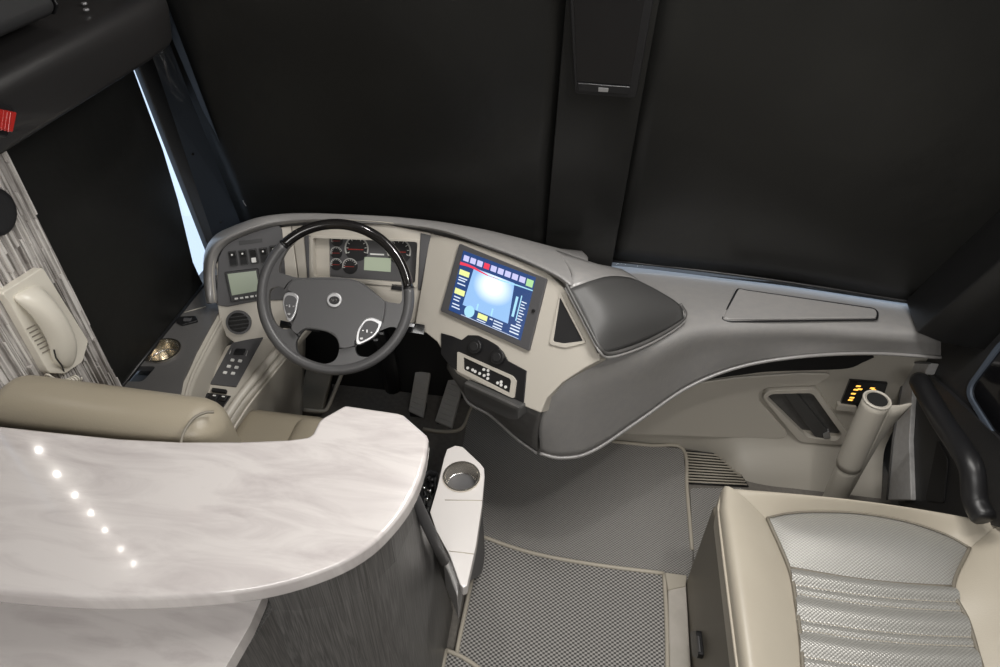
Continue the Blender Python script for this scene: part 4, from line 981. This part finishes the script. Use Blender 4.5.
# side console with cup holder
ZB = .63
sc_ = thing('seat_side_console', (-.24, 1.0, 0), 'slim white topped console with a steel cup holder beside the cabinet', 'console')
so = at([(444, 458), (447, 449), (455, 445.5), (463, 447), (480, 463), (484, 468), (484.5, 476), (482, 505), (476, 545), (467, 586), (463, 588), (460, 584), (450, 556), (436, 530), (430, 512), (437, 488)], ZB)
cc = pz(461.5, 477, ZB); hole = circ(cc.x, cc.y, .046, 32)
prism('console_top', zf(ZB), so, -.035, 0, 'white', sc_, holes=[hole], bev=.006, seg=3)
cup(cc.x, cc.y, ZB, .045, sc_, .12)
cx = sum(a for a, _ in so)/len(so); cy = sum(b for _, b in so)/len(so)
bo = [(cx+(a-cx)*.86, cy+(b-cy)*.9) for a, b in so]
bo2 = [(a*.7-.24*.3-.01, 1.19+(b-.80)*.35) for a, b in bo]
nb = len(bo); mk('console_body', [V((a, b, ZB-.035)) for a, b in bo]+[V((a, b, 0)) for a, b in bo2], [tuple(range(nb)), tuple(range(nb, 2*nb))]+[(i, (i+1) % nb, nb+(i+1) % nb, nb+i) for i in range(nb)], 'panel', sc_, bev=.004)
tube('top_joint', [V((*at([(445, 500)], ZB)[0], ZB)), V((*at([(482, 500.5)], ZB)[0], ZB))], .0012, 'rim', sc_, 6)
tube('top_joint', [V((*at([(449, 551)], ZB)[0], ZB)), V((*at([(474, 554)], ZB)[0], ZB))], .0012, 'rim', sc_, 6)
wq = at([(443, 551), (468, 556), (470, 560), (461, 605), (456, 600), (440, 560)], ZB-.03)
prism('suede_tail', zf(ZB-.03), at([(446, 551), (463, 551), (461, 575), (457.5, 598), (449, 575), (443, 562)], ZB-.02), -.1, .012, 'suede', sc_, bev=.006)
# black lever cluster between counter and console
lv = thing('lever_cluster', pz(428, 495, .45), 'black seat control cluster with chrome knobs between counter and console', 'control panel')
F45 = zf(.55)
prism('black_plate', F45, rnd(at([(414, 478), (427, 468), (438, 470), (437, 490), (428, 518), (418, 515)], .55), .012), -.03, 0, 'black', lv, bev=.006)
for (u, v) in ((427, 475), (432, 480), (424, 488), (430, 491), (427, 499), (432, 486), (424, 508)):
    a, b = at([(u, v)], .575)[0]; tube('chrome_knob', [V((a, b, .549)), V((a, b, .57)), V((a, b, .58))], [.006, .0045, .007], random.choice(('chrome', 'black', 'chrome')), lv, 12)
tube('curved_lever', cat([V((*at([(421, 500)], .57)[0], .56)), V((*at([(420, 486)], .6)[0], .60)), V((*at([(427, 473)], .6)[0], .60)), V((*at([(434, 474)], .58)[0], .575))], 5), .008, 'black', lv, 10)
box('cluster_stand', (*pz(425, 495, .55).xy, .26), (.05, .09, .52), 'black', lv, bev=.004)

# ================================================================== FLOOR MATS
def matt(name, pix, z, m, label, binding, group='woven floor mats'):
    c = pz(*pix[0], z)
    pts = at(pix, z); t = thing(name, (sum(a for a, _ in pts)/len(pts), sum(b for _, b in pts)/len(pts), 0), label, 'floor mat', group)
    prism('woven_field', zf(z), rnd(pts, .02), -.008, 0, m, t)
    for i, b in enumerate(binding):
        tube('binding', cat([pz(u, v, z+.001) for u, v in b], 5), .007, 'rim', t, 8)
matt('floor_mat', [(473, 392), (560, 425), (612, 441), (683, 449), (693, 550), (690, 590), (560, 590), (478, 560), (460, 460)], .010, 'weave2', 'large finely woven grey mat running under the dash shelf', [[(612, 441.5), (650, 445.5), (683, 449), (687, 490), (692, 550)]])
matt('floor_mat', [(481, 535), (510, 546), (545, 555), (600, 564), (664, 572), (667, 620), (668, 720), (440, 720), (457, 650)], .020, 'weave', 'coarse woven grey aisle mat with pale binding, bottom centre',
     [[(452, 690), (457, 651), (469, 592), (481, 536)], [(481, 536), (510, 546.5), (545, 556), (600, 565.5), (664, 573.5)], [(664, 573.5), (666.5, 620), (667.5, 680)]])
matt('floor_mat', [(447, 650), (458, 655), (478, 667), (500, 690), (500, 760), (420, 760), (440, 690)], .031, 'weave', 'small corner of a woven mat by the cabinet foot, bottom edge', [[(432, 720), (446, 650)], [(446, 650), (462, 657), (480, 669), (505, 690)]])
matt('floor_mat', [(690, 488), (745, 488), (745, 560), (694, 562)], .008, 'weave2', 'narrow woven mat strip between the large mat and the passenger seat', [])
# floor grille
t = thing('floor_vent', (.6, 1.76, 0), 'pale slatted floor vent in front of the passenger seat', 'floor vent')
gq = [(686, 451), (728, 455), (748, 486), (688, 483)]
prism('vent_tray', FLOORF, at(gq, .004), 0, .004, 'dark', t)
sl_ = []
for i in range(11):
    f = (i+.5)/11; l = V(gq[0]).lerp(V(gq[3]), f); r = V(gq[1]).lerp(V(gq[2]), f); sl_.append(tube_data([pz(*l, .012), pz(*r, .012)], .0035, 6))
for i, s in enumerate(sl_): mk('vent_slat', s[0], s[1], 'rim', t, smooth=True)
tube('vent_frame', [pz(*p, .008) for p in gq], .004, 'black', t, 6, closed=True)
# pale threshold beside passenger seat
t = thing('step_plinth', (.42, .9, 0), 'pale stone textured plinth between the aisle mat and the passenger seat', 'plinth')
prism('plinth_top', FLOORF, at([(668, 590), (686, 582), (694, 720), (671, 720)], .03), 0, .03, 'step', t, bev=.004)
prism('nosing', FLOORF, at([(665, 572), (687, 575), (686, 586), (668, 590)], .034), 0, .034, 'rim', t, bev=.004)

# ================================================================== PASSENGER SEAT
ps_ = thing('passenger_chair', (.86, .9, 0), 'cream leather passenger seat with perforated silver centre, lower right', 'chair')
XL, XR, YF = .465, 1.225, 1.285
ZS = .50
# plinth/base
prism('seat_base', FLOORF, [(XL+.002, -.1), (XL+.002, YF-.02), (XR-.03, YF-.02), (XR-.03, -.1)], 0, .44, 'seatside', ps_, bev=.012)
# frame bolsters: left, right, front (thick rounded rolls) built as curved lofts
def surf(name, U, Vn, f, m, solid=0., **k):
    vs = [f(i/U, j/Vn) for j in range(Vn+1) for i in range(U+1)]
    fs = [(j*(U+1)+i, j*(U+1)+i+1, (j+1)*(U+1)+i+1, (j+1)*(U+1)+i) for j in range(Vn) for i in range(U)]
    return mk(name, vs, fs, m, ps_, smooth=True, solid=solid, **k)
# inner panel outline in pixel space (z = ZS)
inL = cat([pz(*p, ZS) for p in ((768, 516), (790, 566), (797, 600), (802, 640), (806, 700), (812, 780))], 8)
inR = cat([pz(*p, ZS) for p in ((971, 546), (955, 585), (970, 620), (982, 660), (995, 700), (1010, 780))], 8)
inF = cat([pz(*p, ZS) for p in ((768, 516), (790, 511.5), (820, 510), (860, 511.5), (905, 519), (945, 532), (971, 546))], 8)
outL = [V((XL, p.y if i else YF, 0)) for i, p in enumerate(inL)]
outF_n = len(inF)
NP = 9
def roll(inner, outer, h=.05, z0=.43):
    """rows from the inner seam, up over the roll, and down the outside"""
    rows = []
    for a, b in zip(inner, outer):
        r = []
        for k in range(NP+1):
            t_ = k/NP
            if t_ <= 1:
                xy = a.lerp(V((b.x, b.y, a.z)), 1-(1-t_)**1.5 if t_ < 1 else 1)
                z = ZS-.015+h*math.sin(min(1, t_*1.35)*math.pi/2)*(1 if t_ < .74 else math.sqrt(max(0, 1-((t_-.74)/.26)**2))*.62+.38)
            r.append(V((xy.x, xy.y, z)))
        r.append(V((b.x, b.y, z0))); rows.append(r)
    return rows
def rollmesh(name, inner, outer, h=.05):
    R = roll(inner, outer, h); nc = len(R[0]); vs = [p for r in R for p in r]
    fs = [(i*nc+k, i*nc+k+1, (i+1)*nc+k+1, (i+1)*nc+k) for i in range(len(R)-1) for k in range(nc-1)]
    return mk(name, vs, fs, 'seat', ps_, smooth=True)
# corner points shared by the rolls
cl = V((XL+.025, YF-.02, 0)); cr = V((XR, YF-.03, 0))
oL = []
for i, p in enumerate(inL):
    f = i/(len(inL)-1); yy = cl.y+(p.y-cl.y)*f if i else cl.y
    yy = cl.y+( inL[-1].y-cl.y)*f; oL.append(V((XL+.012*max(0, 1-f*10), yy, 0)))
oR = []
for i, p in enumerate(inR):
    f = i/(len(inR)-1); yy = cr.y+(inR[-1].y-cr.y)*f; oR.append(V((XR, yy, 0)))
oF = []
for i, p in enumerate(inF):
    f = i/(len(inF)-1); x = cl.x+(cr.x-cl.x)*f; oF.append(V((x, cl.y+(cr.y-cl.y)*f+.012*math.sin(f*math.pi), 0)))
rollmesh('left_bolster', inL, oL, .055); rollmesh('right_bolster', inR, oR, .055); rollmesh('front_roll', inF, oF, .045)
# silver centre: front section and pleated section
sfl = [pz(*p, ZS) for p in ((768, 516), (778, 540), (790, 565))]; sfr = [pz(*p, ZS) for p in ((971, 546), (962, 566), (955, 584))]
N_ = 28
vs = []; 
for j in range(11):
    t_ = j/10
    l = sfl[0].lerp(sfl[2], t_); r = sfr[0].lerp(sfr[2], t_)
    for i in range(N_+1):
        f = i/N_; p = l.lerp(r, f)
        if True:
            a = inF[min(len(inF)-1, round(f*(len(inF)-1)))]; low = sfl[2].lerp(sfr[2], f)+V((0, -.012*math.sin(f*math.pi), 0)); p = a.lerp(low, t_)
        z = ZS-.012+.030*math.sin(math.pi*t_)*math.sqrt(max(0, math.sin(math.pi*f)))
        vs.append(V((p.x, p.y, z)))
fs = [(j*(N_+1)+i, j*(N_+1)+i+1, (j+1)*(N_+1)+i+1, (j+1)*(N_+1)+i) for j in range(10) for i in range(N_)]
mk('front_insert', vs, fs, 'perf', ps_, smooth=True)['label'] = 'arched perforated silver insert'
# pleats
rows = []
yl = [(790, 565), (793, 583), (795.5, 592), (797.5, 618), (799, 628), (801.5, 655), (803, 666), (806, 700), (812, 780)]
yr_ = [(955, 584), (962, 601), (965.5, 610), (973.5, 636), (976.5, 645), (984, 672), (988, 684), (998, 720), (1010, 790)]
vs = []; NR = 0
for k in range(len(yl)-1):
    a0, a1, b0, b1 = pz(*yl[k], ZS), pz(*yl[k+1], ZS), pz(*yr_[k], ZS), pz(*yr_[k+1], ZS)
    hgt = .016 if k % 2 == 0 else .006
    for s in range(6):
        t_ = s/6; l = a0.lerp(a1, t_); r = b0.lerp(b1, t_); NR += 1
        for i in range(N_+1):
            f = i/N_; p = l.lerp(r, f)+V((0, -.012*math.sin(f*math.pi), 0)); z = ZS-.012+hgt*math.sin(math.pi*t_)+.004*math.sin(math.pi*f)
            vs.append(V((p.x, p.y, z)))
fs = [(j*(N_+1)+i, j*(N_+1)+i+1, (j+1)*(N_+1)+i+1, (j+1)*(N_+1)+i) for j in range(NR-1) for i in range(N_)]
mk('pleated_insert', vs, fs, 'perf', ps_, smooth=True)['label'] = 'perforated silver centre with cross pleats'
def st_line(pl_l, pl_r, name='stitch_line'):
    a, b = pz(*pl_l, ZS), pz(*pl_r, ZS); seg_ = []
    for i in range(60):
        f0, f1 = i/60, (i+.6)/60
        p0 = a.lerp(b, f0)+V((0, -.012*math.sin(f0*math.pi), -.002)); p1 = a.lerp(b, f1)+V((0, -.012*math.sin(f1*math.pi), -.002)); p0.z = p1.z = ZS-.006+.004*math.sin(math.pi*f0)
        seg_.append(tube_data([p0, p1], .0012, 5))
    multi(name, seg_, 'seat', ps_)
for k in (1, 2, 3, 4, 5, 6): st_line((yl[k][0], yl[k][1]), (yr_[k][0], yr_[k][1]))
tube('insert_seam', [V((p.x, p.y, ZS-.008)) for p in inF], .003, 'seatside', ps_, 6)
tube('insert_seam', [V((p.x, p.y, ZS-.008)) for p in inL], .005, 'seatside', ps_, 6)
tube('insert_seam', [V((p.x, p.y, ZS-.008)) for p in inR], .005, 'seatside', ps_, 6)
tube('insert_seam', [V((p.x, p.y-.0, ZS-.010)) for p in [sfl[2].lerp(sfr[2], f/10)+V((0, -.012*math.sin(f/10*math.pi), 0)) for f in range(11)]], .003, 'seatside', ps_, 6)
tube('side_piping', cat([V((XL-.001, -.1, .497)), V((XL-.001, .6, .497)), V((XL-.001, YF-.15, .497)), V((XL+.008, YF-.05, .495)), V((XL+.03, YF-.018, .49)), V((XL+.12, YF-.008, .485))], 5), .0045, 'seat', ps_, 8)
rcs = prism('recline_lever', Fr((XL, 0, 0), (-1, 0, 0)), rnd(Fr((XL, 0, 0), (-1, 0, 0)).abs_([(695, 632), (701, 631), (703.5, 655), (702, 659), (697, 657), (695.5, 645)]), .006), -.002, .014, 'black', ps_, bev=.003, seg=3)
prism('lever_highlight', Fr((XL, 0, 0), (-1, 0, 0)), Fr((XL, 0, 0), (-1, 0, 0)).abs_([(697, 636), (699, 636), (700.5, 652), (698.5, 652)], .014), .013, .017, 'panel', rcs, bev=.001)

# ================================================================== LIGHT
def area(name, loc, size, energy, col, target, sy=None):
    l = bpy.data.lights.new(name, 'AREA'); l.energy = energy; l.color = col; l.shape = 'RECTANGLE'; l.size = size; l.size_y = sy or size
    o = bpy.data.objects.new(name, l); COL.objects.link(o); o.location = loc
    d_ = V(target)-V(loc); o.rotation_euler = d_.to_track_quat('-Z', 'Y').to_euler(); return o
area('rear_fill_light', (.1, -.45, 2.34), 1.7, 30, (1, .98, .95), (.05, .5, 0), .9)  # added main fill, a broad area light behind the camera
area('dash_fill_light', (.38, 1.30, 2.34), 1.3, 17, (1, .975, .94), (.2, 1.2, 0), .32)  # added area light that gives the dash its highlights
for i, (x_, y_) in enumerate(((.75, .85), (.15, 1.3), (-.44, 1.5))):
    l = bpy.data.lights.new('downlight', 'SPOT'); l.energy = 11; l.color = (1, .965, .92); l.spot_size = math.radians(110); l.spot_blend = .6; l.shadow_soft_size = .035
    o = bpy.data.objects.new('downlight', l); COL.objects.link(o); o.location = (x_, y_, 2.33)
for a_, b_ in ((39, 450), (57, 474), (75, 495), (91, 513), (105, 530), (121, 549), (134, 563)):
    P_ = pz(a_, b_, ZC); d_ = ray(a_, b_); d_.z = -d_.z; k_ = (-1.17-P_.x)/d_.x
    l = bpy.data.lights.new('wall_led', 'POINT'); l.energy = .08; l.color = (1, .95, .88); l.shadow_soft_size = .006
    o = bpy.data.objects.new('wall_led', l); COL.objects.link(o); o.location = P_+d_*k_
w = bpy.data.worlds.new('world'); SC.world = w; w.use_nodes = True
nt = w.node_tree; bg = nt.nodes['Background']; bg.inputs[0].default_value = (.62, .78, 1, 1); bg.inputs[1].default_value = .95

SC.view_settings.view_transform = 'Standard'; SC.view_settings.look = 'None'; SC.view_settings.gamma = 1; SC.view_settings.use_curve_mapping = False
SC.view_settings.exposure = 0.45
